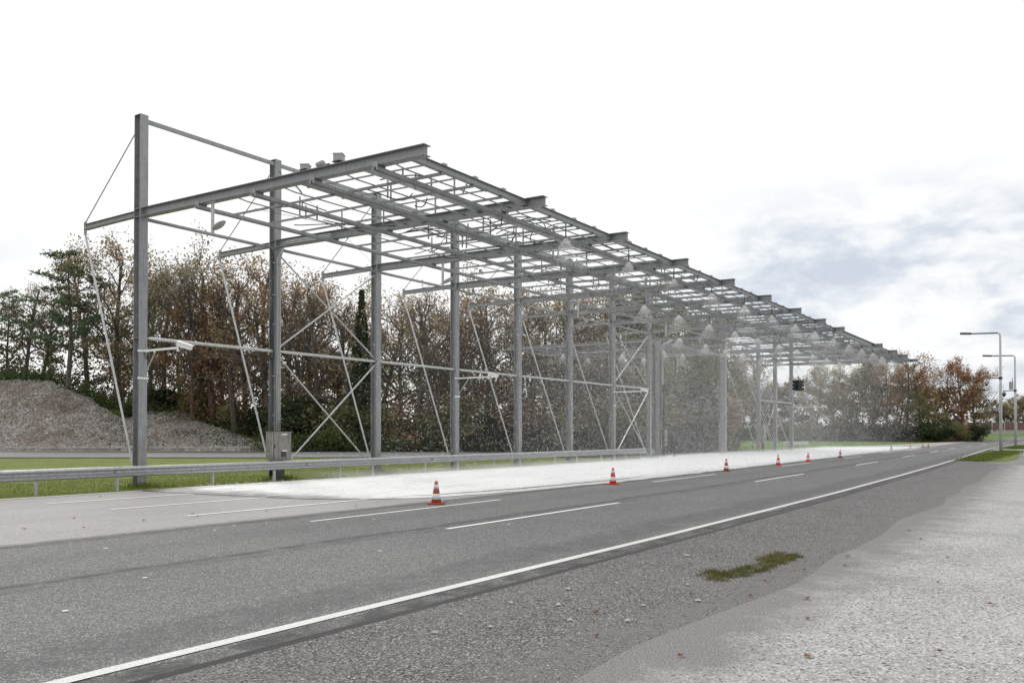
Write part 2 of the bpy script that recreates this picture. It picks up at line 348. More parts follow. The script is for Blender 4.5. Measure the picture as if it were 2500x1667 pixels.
def strip(name, y0, y1, z, m, x0=-60, x1=360, ny=3, j0=0, j1=0, **k):
    rows = []
    xs = [x for x in XS if x0 < x < x1]; xs = [x0]+xs+[x1]
    f0 = y0 if callable(y0) else (lambda x: y0); f1 = y1 if callable(y1) else (lambda x: y1)
    for x in xs:
        a = f0(x)+(j0*noise.noise(Vector((x*1.7, 3, y0 if not callable(y0) else 0))) if j0 else 0); b_ = f1(x)+(j1*noise.noise(Vector((x*1.3, 9, 1))) if j1 else 0)
        rows.append([(x, a+(b_-a)*i/ny+cv(x), x, a+(b_-a)*i/ny) for i in range(ny+1)])
    return sheet(name, rows, z, m, **k)
# one terrain sheet out to the horizon
rows = []
dds = [-60, -30, -10, 0, 8, 16, 24, 34, 46, 58, 70, 80, 86, 90, 92, 94, 96, 98, 100, 102, 104, 106, 108, 111, 115, 120, 126, 133, 142, 155, 170, 190, 215, 250, 300, 380, 500, 800, 1400, 2600]
for dd in dds:
    r = []
    for i in range(121):
        s_ = -1.25+2.5*i/120; lat = s_*max(dd, 50)
        r.append((FX*dd+FY*lat, FY*dd-FX*lat, 0, 0))
    rows.append(r)
g = sheet('ground', rows, -.06, M['grass_ground'])
# forest floor and gravel bank, both following the terrain
def polar(name, p0, p1, d0, d1, z, m, np_=90, nd_=12, jit=0):
    rows = []
    for i in range(np_+1):
        px = p0+(p1-p0)*i/np_; a = d0(px) if callable(d0) else d0; c = d1(px) if callable(d1) else d1
        a += jit*noise.noise(Vector((px*.02, 1, 5))); c += jit*noise.noise(Vector((px*.03, 7, 5)))
        rows.append([(*W(px, a+(c-a)*j/nd_), px*.1, a+(c-a)*j/nd_) for j in range(nd_+1)])
    return sheet(name, rows, z, m)
polar('forest_floor', -900, 1800, lambda p: 103 if p < 600 else (103-15*clamp((p-600)/150)), 150, .02, M['litter'], 120, 14, 1.5)
polar('forest_floor', 1780, 2400, lambda p: 168-(p-1780)*.02, 230, .02, M['litter'], 40, 6, 2)
bk = polar('gravel_bank', -800, 800, 91.5, lambda p: lerp_tab([(-800, 106.5), (120, 106), (220, 104), (300, 101.5), (350, 104.5), (440, 104.5), (520, 101.5), (640, 98.), (800, 94)], p), .28, M['bank'], 200, 34, 1.1)
for i, v in enumerate(bk.data.vertices):
    j = i % 35; v.co.z -= {0: .45, 1: .16, 2: .06}.get(j, 0)
# road sheets
strip('road', 6.05, 15.0, 0, M['asphalt'], ny=8)
mb = MB(); xs = [x for x in XS if x < 120]
for x in xs: mb.v += [(x, 6.052+cv(x), terr(x, 6)+.0005), (x, 6.0+cv(x)+.02*noise.noise(Vector((x*2.2, 0, 0))), terr(x, 6)-.035)]
for i in range(len(xs)-1): mb.f.append((2*i, 2*i+1, 2*i+3, 2*i+2)); mb.mi.append(0)
o = mb.build('road_edge', mat('dark_edge', (.085, .085, .086), .9)[0]); uvset(o, [(v[0], 8.6) for v in mb.v]); tag(o, None, None, None, 'structure')
strip('wide_track', lambda x: 15.0-.001, lambda x: 25.95 if x < 125 else max(15.5, 25.95-(x-125)*.19), .004, M['asphalt_light'], x1=180, ny=8)
strip('gravel_shoulder', 2.6, 6.3, -.028, M['gravel'], x0=-60, x1=75, ny=6, j1=.05)
strip('concrete_apron', -60, lambda x: 3.25+.35*noise.noise(Vector((x*.22, 2, 0)))+.10*noise.noise(Vector((x*1.3, 5, 0))), -.022, M['concrete'], x0=-60, x1=60, ny=40, j1=0)
strip('pavement', lambda x: -25., lambda x: 6.1 if x > 106 else 4.2, -.016, M['asphalt_back'], x0=60, x1=230, ny=10, j1=.25)
# branch road running back from under the roof and along the wood
near = [(61, 26), (60.5, 31), (58.6, 36), (55, 41.6), (50.5, 46.5), (45.7, 52.0), (39.5, 61.3), (33.2, 70.6), (27.8, 78.6), (16, 96), (0, 120)]
far = [(88, 26), (84, 30), (79, 34.5), (75.4, 38.6), (69.8, 46.9), (64, 55.3), (57.4, 65.3), (50.5, 77), (44.0, 89), (32, 107), (16, 130)]
def resamp(p, n):
    p = [Vector((*a, 0)) for a in p]; q_ = []
    for i in range(n+1):
        t = i/n*(len(p)-1); k = min(int(t), len(p)-2); q_.append(p[k].lerp(p[k+1], t-k))
    return q_
A_, B_ = resamp(near, 60), resamp(far, 60)
sheet('branch_road', [[(*(a.lerp(b_, j/4))[:2], i*2., j*3.) for j in range(5)] for i, (a, b_) in enumerate(zip(A_, B_))], .002, M['asphalt_back'])
for f0 in (.62, .93):
    sheet('road_marking', [[(*(a.lerp(b_, f0+(.016 if j else 0)))[:2], i*2., j*.1) for j in range(2)] for i, (a, b_) in list(enumerate(zip(A_, B_)))[22:]], .010, M['paint'])
polar('gravel_verge', -900, 1150, lambda p: 84.5 if p > 650 else 88-(max(p, 0))*.003, lambda p: 86.2 if p > 650 else 93.2, .012, M['concrete'], 60, 2, .5)
# markings
strip('road_marking', 6.40, 6.56, .008, M['paint'], x0=-10, x1=300, ny=1)
strip('road_marking', 25.42, 25.58, .014, M['paint_bright'], x0=-20, x1=125, ny=1)
def dashes(y, xs, ln, wd=.12, z=.008):
    for x in xs: strip('road_marking', y-wd/2, y+wd/2, z, M['paint_bright'], x0=x, x1=x+ln, ny=1)
dashes(10.50, [-6.9, 13.3, 33.0, 53.2, 73, 93, 113, 133, 153, 173, 193, 213], 7.6)
dashes(13.80, [-7, 12.8, 30.6, 49, 67, 86, 105, 124], 7.2, .10)
for y in (17.0, 20.0, 23.0): dashes(y, [-8, 12.0], 8.5, .14, .014)
# thin reflecting studs on the road
for x, y in ((7.9, 13.3), (10.6, 14.1), (11.3, 14.4), (6.6, 10.2), (10.2, 9.4), (14.6, 9.9), (13.9, 13.0), (4.9, 9.0)):
    mb = MB(); mb.box((0, 0, .008), (.06, .035, .012)); o = mb.build('road_stud', M['white'], origin=None); o.location = (x, y, .002)
    LO.append((o, x, y, 'tiny white chip on the dark road', 'road stud', 'white chips on the dark road'))
# wet area
wn_edge = [(16.9, 24.9, 25.85), (16.9, 22.4, 25.85), ]
def wet_near(x): return lerp_tab([(16.4, 24.9), (16.6, 21.5), (17.0, 18.6), (18.1, 16.6), (20.4, 15.55), (24, 15.05), (30, 14.75), (60, 15.0), (360, 15.2)], x)
rows = []
xs_ = [16.4+.12*i for i in range(60)]+[23.6+i*.5 for i in range(60)]+[53.6+3*i for i in range(26)]
for x in xs_:
    a = wet_near(x)+.22*noise.noise(Vector((x*.8, 0, 0))); e = 25.95+(1.9*sstep(57, 61, x) if x < 90 else 1.9*(1-sstep(84, 92, x)))*(1 if x > 57 else 0)
    if x >= 84: e = 25.95+1.9*(1-sstep(84, 92, x))
    e = max(a+.05, e+.08*noise.noise(Vector((x*1.1, 4, 0))))
    if x > 110: e = e-(x-110)*.42
    a = min(a, e-.02)
    rows.append([(x, a+(e-a)*j/10+cv(x), x, a+(e-a)*j/10) for j in range(11)])
sheet('water', rows, .016, M['water'])
rows = []
for i in range(33):     # wet part of the branch road
    a, b_ = A_[i//1] if i < 61 else A_[-1], B_[i]
    rows.append([(*(a.lerp(b_, .02+.90*j/6))[:2], i*1., j*1.6) for j in range(7)])
sheet('water', rows[2:15], .012, M['water'])
rows = []
for i in range(60):
    x = 19.2+i*.25; c_ = wet_near(x)+.85; h_ = .13*math.sin(math.pi*clamp(i/59))**.5
    rows.append([(x, c_-h_+2*h_*j/3+.06*noise.noise(Vector((x*1.5, 0, 0)))+cv(x), x, j*.2) for j in range(4)])
sheet('wet_patch', rows, .024, M['wet'])
# ---------------------------------------------------------------- steel canopy
FR = [17.61, 23.61, 29.61, 35.61, 41.61, 47.6, 53.6, 59.55, 64.9, 71.8, 78.8, 85.6, 91.2, 97.2]
YC, YE, YT, ZB, ZT = 27.58, 14.57, 31.1, 9.46, 13.05
BIG = (8, 10)          # the two heavy columns either side of the branch road
CX = {8: 64.3, 10: 79.3}
def zb(y): return ZB-.173*(YC-y)/(YC-YE) if y < YC else ZB      # underside of a beam
root = empty('steel_canopy', (57, YC, 0), 'long galvanised steel canopy of cantilevered beams and columns spraying water over the wet track', 'steel structure')
def part(mb, name, m=None, parent=root, smooth=False, label=None):
    o = mb.build(name, m or M['steel'], smooth=smooth); o.parent = parent
    if parent is root: o.matrix_parent_inverse = Matrix.Translation(-Vector(root.location))
    if label: o['label'] = label
    return o
for k, x in enumerate(FR):
    if k == 9: 
        mb = MB(); mb.ibeam((x, 15.4, zb(15.4)+.15), (x, 44, ZB+.15), .2, .24, .014, .009); part(mb, 'roof_beam'); continue
    big_ = k in BIG; cx = CX.get(k, x); yc = 29.0 if big_ else YC
    mb = MB()
    if big_:
        mb.ibeam((cx, yc, 0), (cx, yc, ZB-.02), .50, .62, .03, .02, (0, 1, 0)); 
    else:
        mb.ibeam((cx, yc, 0), (cx, yc, ZT), .31, .36, .021, .013, (0, 1, 0))
        for zz in (ZB+.01, ZB+.29, 5.22): mb.box((cx, yc, zz), (.29, .31, .018))
        mb.box((cx, yc, ZT+.008), (.32, .37, .016))
    cobj = part(mb, 'column')
    mb = MB(); mb.box((cx, yc, .015), ((.75, .85, .03) if big_ else (.46, .5, .03)))
    for sx in (-1, 1):
        for sy in (-1, 1): mb.tube([(cx+sx*.18, yc+sy*.2, .03), (cx+sx*.18, yc+sy*.2, .08)], .016, 6)
    bp = part(mb, 'base_plate'); bp.parent = cobj; 
    bp.matrix_parent_inverse = Matrix.Translation(-Vector(root.location))@Matrix.Identity(4) if False else Matrix.Identity(4)
    # main cantilever beam
    y0 = (yc-.18) if not big_ else 44.2
    mb = MB(); mb.ibeam((x, YE, zb(YE)+.15), (x, y0, ZB+.15), .30, .30)
    for yy in (16.9, 25.0, 21.9):       # bolt groups on the web
        for a in (-1, 1):
            for c_ in (-1, 1): mb.box((x-.012, yy+a*.045, zb(yy)+.15+c_*.045), (.022, .022, .022))
    if not big_: mb.box((x, yc-.190, ZB+.15), (.31, .02, .40))
    part(mb, 'roof_beam')
    if not big_:
        mb = MB(); mb.ibeam((x, yc+.18, ZB+.16), (x, YT, ZB+.13), .18, .20, .012, .008)
        mb.box((x, YT+.03, ZB+.10), (.03, .16, .50)); part(mb, 'outrigger')
        mb = MB(); mb.tube([(x, yc+.15, ZT-.35), (x, YT+.03, ZB+.30)], .020, 8); part(mb, 'tie_rod')
        mb = MB(); mb.tube([(x, YT+.04, ZB-.1), (x, yc+.25, .35)], .040, 8); part(mb, 'stay_rod', M['tube'])
# longitudinal top tie and wall girts
def cxy(k): return (CX.get(k, FR[k]), 29.0 if k in BIG else YC)
for k in list(range(0, 7))+[11, 12]:
    xa, xb = FR[k], FR[k+1]
    mb = MB(); mb.bar((xa+.16, YC-.1, ZT-.18), (xb-.16, YC-.1, ZT-.18), .07, .15); part(mb, 'top_tie')
    mb = MB(); mb.tube([(xa+.16, YC-.12, 5.22), (xa+.4, YC-.12, 5.22), (xb-.4, YC-.12, 5.22), (xb-.16, YC-.12, 5.22)], [.03, .06, .06, .03], 10); part(mb, 'wall_girt', M['tube'], smooth=True)
    mb = MB(); mb.tube([(xa+.16, YC-.14, ZB-.06), (xb-.16, YC-.14, ZB-.06)], .065, 10); part(mb, 'eaves_tube', smooth=True)
for k in (1, 6, 11):
    xa, xb = FR[k]+.15, FR[k+1]-.15
    for (z0_, z1_) in ((9.25, 5.4), (5.05, .25)):
        for s_ in (0, 1):
            mb = MB(); mb.tube([(xa, YC-.06+s_*.06, z0_ if s_ else z1_), (xb, YC-.06+s_*.06, z1_ if s_ else z0_)], .036, 8); part(mb, 'cross_brace', M['tube'])
# girders either side of the branch road opening
mb = MB(); mb.ibeam((CX[8]+.2, 28.6, ZB-.22), (CX[10]-.2, 28.6, ZB-.22), .3, .42); part(mb, 'girder')
mb = MB(); mb.ibeam((FR[8]+.02, 15.35, 9.44), (FR[10]-.02, 15.35, 9.44), .28, .36); part(mb, 'girder')
mb = MB(); mb.ibeam((FR[8], 43.9, ZB+.47), (FR[10], 43.9, ZB+.47), .24, .26); part(mb, 'girder')
# longitudinal purlins between the beams
for k in range(13):
    xa, xb = FR[k]+.01, FR[k+1]-.01
    if k not in (8, 9):
        mb = MB(); mb.ibeam((xa, 15.3, zb(15.3)+.16), (xb, 15.3, zb(15.3)+.16), .16, .20, .013, .009)
        for f_ in (.27, .52, .77): mb.box((xa+(xb-xa)*f_, 15.3, zb(15.3)+.295), (.16, .14, .06))
        part(mb, 'edge_purlin')
    mb = MB(); mb.ibeam((xa, 19.6, zb(19.6)+.13), (xb, 19.6, zb(19.6)+.13), .20, .19, .012, .008); part(mb, 'purlin')
    mb = MB(); mb.tube([(xa, 17.2, zb(17)+.17), (xb, 17.2, zb(17)+.17)], .085, 12); part(mb, 'water_main', M['tube'], smooth=True)
# continuous double channel rails slung under the beams
for y in (16.3, 18.8, 21.4, 24.2):
    z = zb(y)-.10
    mb = MB()
    for s_ in (-1, 1): mb.bar((FR[0]-.18, y+s_*.07, z), (FR[13]+.2, y+s_*.07, z), .06, .10)
    for i in range(40): mb.box((FR[0]+i*2.04, y, z+.01), (.08, .07, .04))
    for x in FR:
        for s_ in (-1, 1): mb.bar((x+s_*.15, y+.09, z+.11), (x+s_*.15, y-.09, z+.11), .03, .14)
    part(mb, 'channel_rail')
for y in (30.2, 34.9, 39.5, 43.2):
    mb = MB()
    for s_ in (-1, 1): mb.bar((FR[8]-.2, y+s_*.055, ZB-.10), (FR[10]+.2, y+s_*.055, ZB-.10), .045, .085)
    part(mb, 'channel_rail')
# cross bars carrying the nozzles
for k in range(13):
    xa, xb = FR[k], FR[k+1]
    for f_ in (.25, .5, .75):
        x = xa+(xb-xa)*f_; y1 = 24.5 if k not in (8, 9) else 43.8; zz = 0
        mb = MB(); z0_ = zb(15.2)+.02; z1_ = zb(24.5)+.02
        mb.bar((x, 15.25, z0_), (x, y1, z1_ if y1 < 30 else ZB+.02), .055, .065)
        mb.bar((x-.55, 15.4, z0_+.12), (x-.55, 20.2+.9*(k % 3), z1_+.12), .04, .04); mb.bar((x+.35, 15.4, z0_+.10), (x+.35, 22.6, z1_+.10), .05, .05)
        part(mb, 'nozzle_bar')
for k in range(13):
    for y in (15.95, 17.85, 20.5, 22.7):
        xa, xb = FR[k]+.02, FR[k+1]-.02; mb = MB(); z = zb(y)+.06
        mb.tube([(xa, y, z+.05), (xa+.7, y+.05, z), (xb-.7, y-.05, z), (xb, y, z+.05)], .024, 6); part(mb, 'feed_pipe', smooth=True)
# vertical nozzle droppers and looping hoses
PL = []
for i, x in enumerate([27.1, 32.3, 37, 41.8, 46.8, 51.8, 56.8, 61.7, 66.9, 72.1, 76.7, 81.2, 85.3, 90.0, 95]): PL.append((x, 15.85))
for x in [43.7, 48.6, 53.6, 58.5, 63.6, 68.9, 74.0, 79, 84, 89, 94]: PL.append((x, 20.5))
for x in [60.3, 65.6, 70.2, 74.6, 80, 86, 92]: PL.append((x, 25.4))
for x in [68.2, 72.4]: PL.append((x, 30.2))
for x in [69.7, 74.3]: PL.append((x, 34.9))
for x in [67.0, 71.7]: PL.append((x, 39.5))
nd_ = 0
for (x, y) in PL:
    mb = MB(); mb.tube([(x, y, zb(min(y, 27))+.28), (x, y, 9.12)], .024, 6); mb.tube([(x, y, 9.14), (x, y, 9.04)], .032, 8); part(mb, 'nozzle', M['dark'])
RD = random.Random(3)
for i in range(90):
    k = RD.choice([0, 0, 1, 1, 1, 2, 2, 3, 3, 4, 5, 6, 7, 8, 9, 10, 11]); x = FR[k]+RD.uniform(.8, 5); y = RD.choice([16.6, 18.2, 19.2, 20.6, 22.2])+RD.uniform(-.2, .2)
    h0 = zb(y); mb = MB(); mb.tube([(x, y, h0-.12), (x, y, h0+RD.uniform(.35, .55))], .03, 6); part(mb, 'dropper_pipe')
for i in range(96):
    k = RD.choice([0, 0, 0, 1, 1, 1, 1, 2, 2, 2, 3, 3, 4, 4, 5, 5, 6, 6, 7, 8, 9, 10]); x = FR[k]+RD.uniform(.4, 5); y = RD.uniform(15.6, 23)
    h0 = zb(y)+.1; dx, dy = RD.uniform(-1.6, 1.8), RD.uniform(-1.6, 1.6); a = RD.uniform(.12, .38)*RD.choice([1, 1, -1]); pts = []
    for j in range(13):
        t_ = j/12; pts.append((max(x+dx*t_+.25*math.sin(t_*3+i), FR[0]+.35), clamp(y+dy*t_+.25*math.sin(t_*3+i*2), 15.5, 24), h0+a*math.sin(math.pi*t_)*(1-.5*t_)))
    mb = MB(); mb.tube(pts, .020, 5, caps=False); part(mb, 'hose', M['black'], smooth=True)
# supply pipes on the second column and the first heavy column
x1 = FR[1]
mb = MB(); mb.tube([(x1-.22, YC-.05, .02), (x1-.22, YC-.05, 5.0)], .075, 12); mb.tube([(x1-.22, YC-.05, 4.9), (x1-.22, YC-.05, 5.35)], .11, 12); mb.tube([(x1-.22, YC-.05, 5.3), (x1-.22, YC-.05, 9.2)], .075, 12); part(mb, 'supply_pipe', M['dark'], smooth=True, label='dark vertical supply pipe')
for i in range(3):
    mb = MB(); mb.tube([(x1-.09+i*.07, YC-.23-.01*i, .9), (x1-.09+i*.07, YC-.23-.01*i, 9.0), (x1+.04+i*.03, YC-.5, 9.5+i*.06), (x1-.19, YC-.9, 9.5+i*.06), (x1-.19, YC-3.4, 9.46+i*.06)], .022, 8); part(mb, 'conduit', M['tube'], smooth=True)
mb = MB()
for z in (1.6, 2.6, 4.2, 6.3, 7.5, 8.8): mb.box((x1-.08, YC-.20, z), (.42, .05, .035))
part(mb, 'pipe_bracket')
xp = CX[8]
mb = MB(); mb.tube([(xp-.62, 28.2, .02), (xp-.62, 28.2, 5.6)], .10, 12); mb.tube([(xp-.62, 28.2, 5.2), (xp-.62, 28.2, 5.8)], .14, 12); part(mb, 'supply_pipe', M['dark'], smooth=True)
for i in range(4):
    mb = MB(); mb.tube([(xp-.18+i*.13, 28.62, .6), (xp-.18+i*.13, 28.62, 9.0), (xp-.5+i*.13, 27.6, 9.35)], .03, 8); part(mb, 'conduit', M['tube'], smooth=True)
mb = MB(); mb.bar((xp-.1, 28.5, 2.9), (xp-.1, 28.5, 8.2), .35, .06); part(mb, 'cable_tray')
# thin wires across the upper frames
for a, b_ in (((FR[1], YC-.2, 8.6+4), (FR[2], YC-.2, 9.5)), ((FR[0]+2, 24, 9.7), (FR[1]+1.6, 22, 9.4)), ((FR[5]+.2, 15.4, 9.3), (50.75, 14.0, 5.2))):
    mb = MB(); mb.tube([a, b_], .008, 4); part(mb, 'wire', M['black'])
# ---------------------------------------------------------------- boxes standing on the first beam
def sensor_box(x, y, w_, h_, label, tilt):
    z = zb(y)+.30; e = empty('roof_sensor', (x, y, z), label, 'sensor')
    mb = MB(); mb.box((0, 0, h_*.12), (.07, .07, h_*.24)); mb.box((0, 0, h_*.24), (w_*1.1, w_*1.1, .02)); o = mb.build('stand', M['dark'], e)
    mb = MB(); mb.box((0, 0, h_*.62), (w_, w_, h_*.7), Matrix.Rotation(tilt, 3, 'Z')); mb.box((0, 0, h_*.99), (w_*1.1, w_*1.1, .03), Matrix.Rotation(tilt, 3, 'Z')); mb.build('housing', M['grey'], e)
sensor_box(17.61, 19.25, .25, .20, 'grey box standing on top of the nearest beam, lowest and leftmost of those on it', .5)
sensor_box(17.61, 17.86, .27, .28, 'tallest grey box standing on top of the nearest beam, uppermost of those on it', .5)
e = empty('roof_sensor', (17.61, 18.6, zb(18.6)+.30), 'small rounded projector head between two grey boxes on the nearest beam', 'sensor')
mb = MB(); mb.box((0, 0, .05), (.08, .08, .1)); mb.build('stand', M['dark'], e)
mb = MB(); mb.tube([(-.05, .15, .12), (0, .05, .13), (0, -.1, .14)], [.06, .10, .09], 12); mb.build('housing', M['grey'], e, True)
mb = MB(); mb.tube([(0, -.24, .06), (0, -.34, .05)], .05, 10); mb.build('lens', M['dark'], e)
# ---------------------------------------------------------------- lamps hanging from the roof
def hanging_lamp(x, y, label, ln=1.0):
    e = empty('hanging_lamp', (x, y, zb(min(y, YC))-.005), label, 'lamp', 'oval lamps hanging under the roof')
    mb = MB(); mb.bar((0, 0, -.0), (0, 0, -ln), .07, .09, (0, 1, 0)); mb.box((0, 0, -.01), (.2, .3, .02)); mb.build('drop_arm', M['pole'], e)
    mb = MB(); n = 20; vs = []; 
    for zz, s_ in ((-.05, .82), (0, 1), (.035, .8), (.05, .3)):
        for k in range(n):
            t_ = 2*math.pi*k/n; vs.append((.10*math.cos(t_)*s_, -.32+.30*math.sin(t_)*s_, -ln+.10+zz+(-.32+.30*math.sin(t_)*s_)*-.35))
    fs = [(i*n+k, i*n+(k+1) % n, (i+1)*n+(k+1) % n, (i+1)*n+k) for i in range(3) for k in range(n)]+[tuple(range(n-1, -1, -1)), tuple(range(3*n, 4*n))]
    mb.add([(v[0]*1.5, v[1], v[2]) for v in vs], fs); h = mb.build('lamp_head', M['grey'], e, True)
    return e
beamnm = ['nearest', 'second', 'third', 'fourth', 'fifth', 'sixth', 'seventh', 'eighth', 'ninth']
hanging_lamp(17.61, 23.6, 'oval lamp on a drop arm under the nearest roof beam, largest of the hanging lamps')
hanging_lamp(29.6, 23.6, 'oval lamp on a drop arm in front of the fourth column from the left')
hanging_lamp(41.7, 23.6, 'oval lamp on a drop arm hanging between the fifth and sixth columns from the left')
hanging_lamp(53.7, 23.6, 'oval lamp on a drop arm hanging just right of the cluster of supply pipes')
hanging_lamp(65.3, 23.6, 'oval lamp on a drop arm hanging at the top of the lone heavy column')
hanging_lamp(79.6, 23.6, 'small oval lamp hanging left of the last column, above the black traffic signal')
hanging_lamp(91.6, 23.6, 'farthest oval lamp hanging under the roof, right of the black traffic signal')
hanging_lamp(78.8, 33.4, 'oval lamp hanging from the rear roof over the branch road opening')
# ---------------------------------------------------------------- bracket arms on the columns
def bracket(x, label, L_=2.0):
    e = empty('bracket_camera', (x, YC-.16, 4.76), label, 'camera', 'camera arms on the columns')
    mb = MB(); mb.bar((0, -.02, 0), (0, -L_, 0), .055, .07); mb.bar((0, -L_, .05), (0, -L_, -.12), .05, .05); mb.build('arm', M['white'], e)
    mb = MB(); mb.tube([(0, -.04, -.92), (0, -.75, -.05)], .022, 8); mb.build('brace', M['tube'], e)
    for zz in (0, -.95):
        mb = MB(); mb.bar((-.2, -.02, zz), (.2, -.02, zz), .05, .07); mb.build('clamp', M['white'], e)
    r = Matrix.Rotation(.35, 3, 'X')@Matrix.Rotation(.5, 3, 'Z')
    mb = MB(); mb.box((.1, -L_-.22, .06), (.16, .5, .13), r); mb.box((.1, -L_-.25, .14), (.20, .56, .025), r); mb.build('camera_housing', M['white'], e)
    mb = MB(); mb.tube([(.02, -.03, -.02), (.05, -.08, -.2), (.12, -.06, -.28), (.16, -.04, -.15), (.15, -.03, -.03)], .012, 6, caps=False); mb.build('cable', M['black'], e, True)
bracket(17.61, 'white camera on a braced arm on the leftmost column')
bracket(35.61, 'white camera on a braced arm on the fourth column from the left')
bracket(53.6, 'white camera arm left of the column with the cluster of supply pipes')
bracket(FR[13], 'farthest camera arm, on the column behind the black traffic signal', 3.2)
# flood lamp on column 2
e = empty('wall_camera', (x1+.1, YC-.2, 2.28), 'small black camera clamped to the second column above the steel cabinet', 'camera')
mb = MB(); mb.tube([(0, 0, 0), (.02, -.14, .03)], .05, 10); mb.box((0, 0, -.05), (.1, .08, .06)); mb.build('housing', M['black'], e)
mb = MB(); mb.tube([(0, 0, -.05), (-.02, -.05, -.2), (-.1, 0, -.25), (-.12, .02, -.1)], .01, 5, caps=False); mb.build('cable', M['black'], e)
# cabinets
def cabinet(x, y, z0_, w_, h_, label, d=.35, leg=True):
    e = empty('electrical_cabinet', (x, y, 0), label, 'cabinet')
    mb = MB(); mb.box((0, 0, z0_+h_/2), (w_, d, h_)); mb.box((0, -.02, z0_+h_+.015), (w_+.06, d+.08, .03)); bd = mb.build('body', M['stain'], e)
    mb = MB(); mb.box((.03*w_, -d/2-.008, z0_+h_/2), (w_*.86, .016, h_*.94)); dr = mb.build('door', M['stain'], e)
    mb = MB(); mb.box((-w_*.36, -d/2-.03, z0_+h_*.5), (.025, .03, .14)); mb.build('handle', M['dark'], dr)
    for (dx, dz, ww) in ((.1, .93, .26), (.1, .34, .24)):
        mb = MB(); mb.box((dx*w_, -d/2-.04, z0_+h_*dz), (ww*w_, .05, .05)); mb.build('vent_hood', M['white'], e)
    mb = MB(); mb.box((.1*w_, -d/2-.025, z0_+h_*.22), (.24*w_, .02, h_*.2)); mb.build('inlet', M['dark'], e)
    if leg:
        mb = MB(); mb.box((.1, .03, z0_/2), (.30, .2, z0_)); mb.build('plinth', M['dark'], e)
    return e
cabinet(23.45, 27.15, .80, 1.0, 1.12, 'stainless steel cabinet mounted in front of the second column from the left')
cabinet(xp+.05, 28.45, .9, .7, 1.25, 'steel cabinet hidden among supply pipes at the cluster of heavy columns', .25)
cabinet(FR[11]+.55, 27.3, .85, .85, 1.9, 'narrow steel cabinet beside the third column from the right', .3)
e = empty('ground_valve', (xp-.35, 27.4, 0), 'black valve standing on the ground beside the heavy pipe column', 'valve')
mb = MB(); mb.lathe((0, 0, 0), [(.18, 0), (.14, .05), (.10, .1), (.10, .5), (.14, .55), (.10, .6), (.10, .85)], 12); mb.build('body', M['black'], e, True)
mb = MB(); mb.bar((-.3, 0, .9), (.3, 0, .9), .09, .07); mb.build('hand_wheel', M['black'], e)
# ---------------------------------------------------------------- traffic signal
e = empty('traffic_signal', (50.75, 14.0, 4.37), 'black two-sided three-light traffic signal hanging on a wire at the far end of the roof', 'traffic light')
e.scale = (.62, .62, .66); rv = Matrix.Rotation(-.52, 3, 'Z')
mb = MB(); mb.box((0, 0, .47), (.5, .5, .92), rv); mb.box((0, 0, 0), (.34, .34, .06), rv); mb.build('housing', M['black'], e)
mb = MB(); mb.tube([(0, 0, .93), (0, 0, 1.25)], .035, 8); mb.bar((-.22, 0, 1.18), (.22, 0, 1.18), .07, .06); mb.tube([(0, 0, 1.2), (0, 0, 1.3)], .02, 6); mb.build('hanger', M['black'], e)
for sg in (-1, 1):
    for i in range(3):
        zc = .16+i*.31; c0 = rv@Vector((sg*.25, 0, 0)); c1 = rv@Vector((sg*.62, 0, 0))
        mb = MB(); mb.tube([(c0.x, c0.y, zc), (c1.x, c1.y, zc-.02*0)], [.13, .12], 14, caps=False); mb.build('visor', M['black'], e)
        mb = MB(); mb.tube([(c0.x, c0.y, zc), (c0.x+sg*.01, c0.y, zc)], .12, 14); mb.build('lens', M['signal_red'], e)
# ---------------------------------------------------------------- guard rails
def wprof(s=1.):
    pts = [(0, -.155), (.045, -.150), (.095, -.120), (.105, -.085), (.045, -.045), (.010, -.018), (.010, .018), (.045, .045), (.105, .085), (.095, .120), (.045, .150), (0, .155)]
    return [(a*s, b_*s) for a, b_ in pts]+[((a-.006)*s, b_*s) for a, b_ in reversed(pts)]
def guardrail(name, pts, posts, ztop, label, group=None):
    e = empty(name, (pts[0][0], pts[0][1], 0), label, 'guard rail')
    ox, oy = pts[0]; zc = ztop-.175
    for (a, b_) in zip(pts, pts[1:]):
        mb = MB(); mb.prof((a[0]-ox, a[1]-oy, zc), (b_[0]-ox, b_[1]-oy, zc), wprof(1.13)); o = mb.build('rail', M['rail'], e, False)
        bv = o.modifiers.new('smooth', 'BEVEL'); bv.width = .006; bv.segments = 2
        mb = MB(); mb.box((b_[0]-ox, b_[1]-oy-.088, zc), (.16, .01, .07)); mb.build('splice', M['rail'], e)
    for x in posts:
        k = 0
        while k < len(pts)-2 and x > pts[k+1][0]: k += 1
        a, b_ = pts[k], pts[k+1]; y = a[1]+(b_[1]-a[1])*(x-a[0])/(b_[0]-a[0])+.08
        mb = MB(); mb.prof((x-ox, y-oy, 0), (x-ox, y-oy, zc+.1), [(-.05, -.03), (.05, -.03), (.05, -.022), (-.042, -.022), (-.042, .022), (.05, .022), (.05, .03), (-.05, .03)], (1, 0, 0)); mb.build('post', M['rail'], e)
    return e
gp = [(-12, 26.3), (-4, 26.3), (4, 26.3), (12, 26.3), (16, 26.3), (24.3, 26.35), (32.5, 26.5), (40.6, 26.6), (48.7, 26.7), (57.2, 26.8)]
guardrail('guard_rail', gp, [-10, -6, -2, 2, 6, 9.5, 13.44, 16.05, 19.75, 22.6, 26.2, 28.25, 31.96, 34.6, 37.86, 40.5, 44.4, 47.1, 50.4, 52.4, 56.6], .80, 'long steel crash barrier with two waves running in front of the columns')
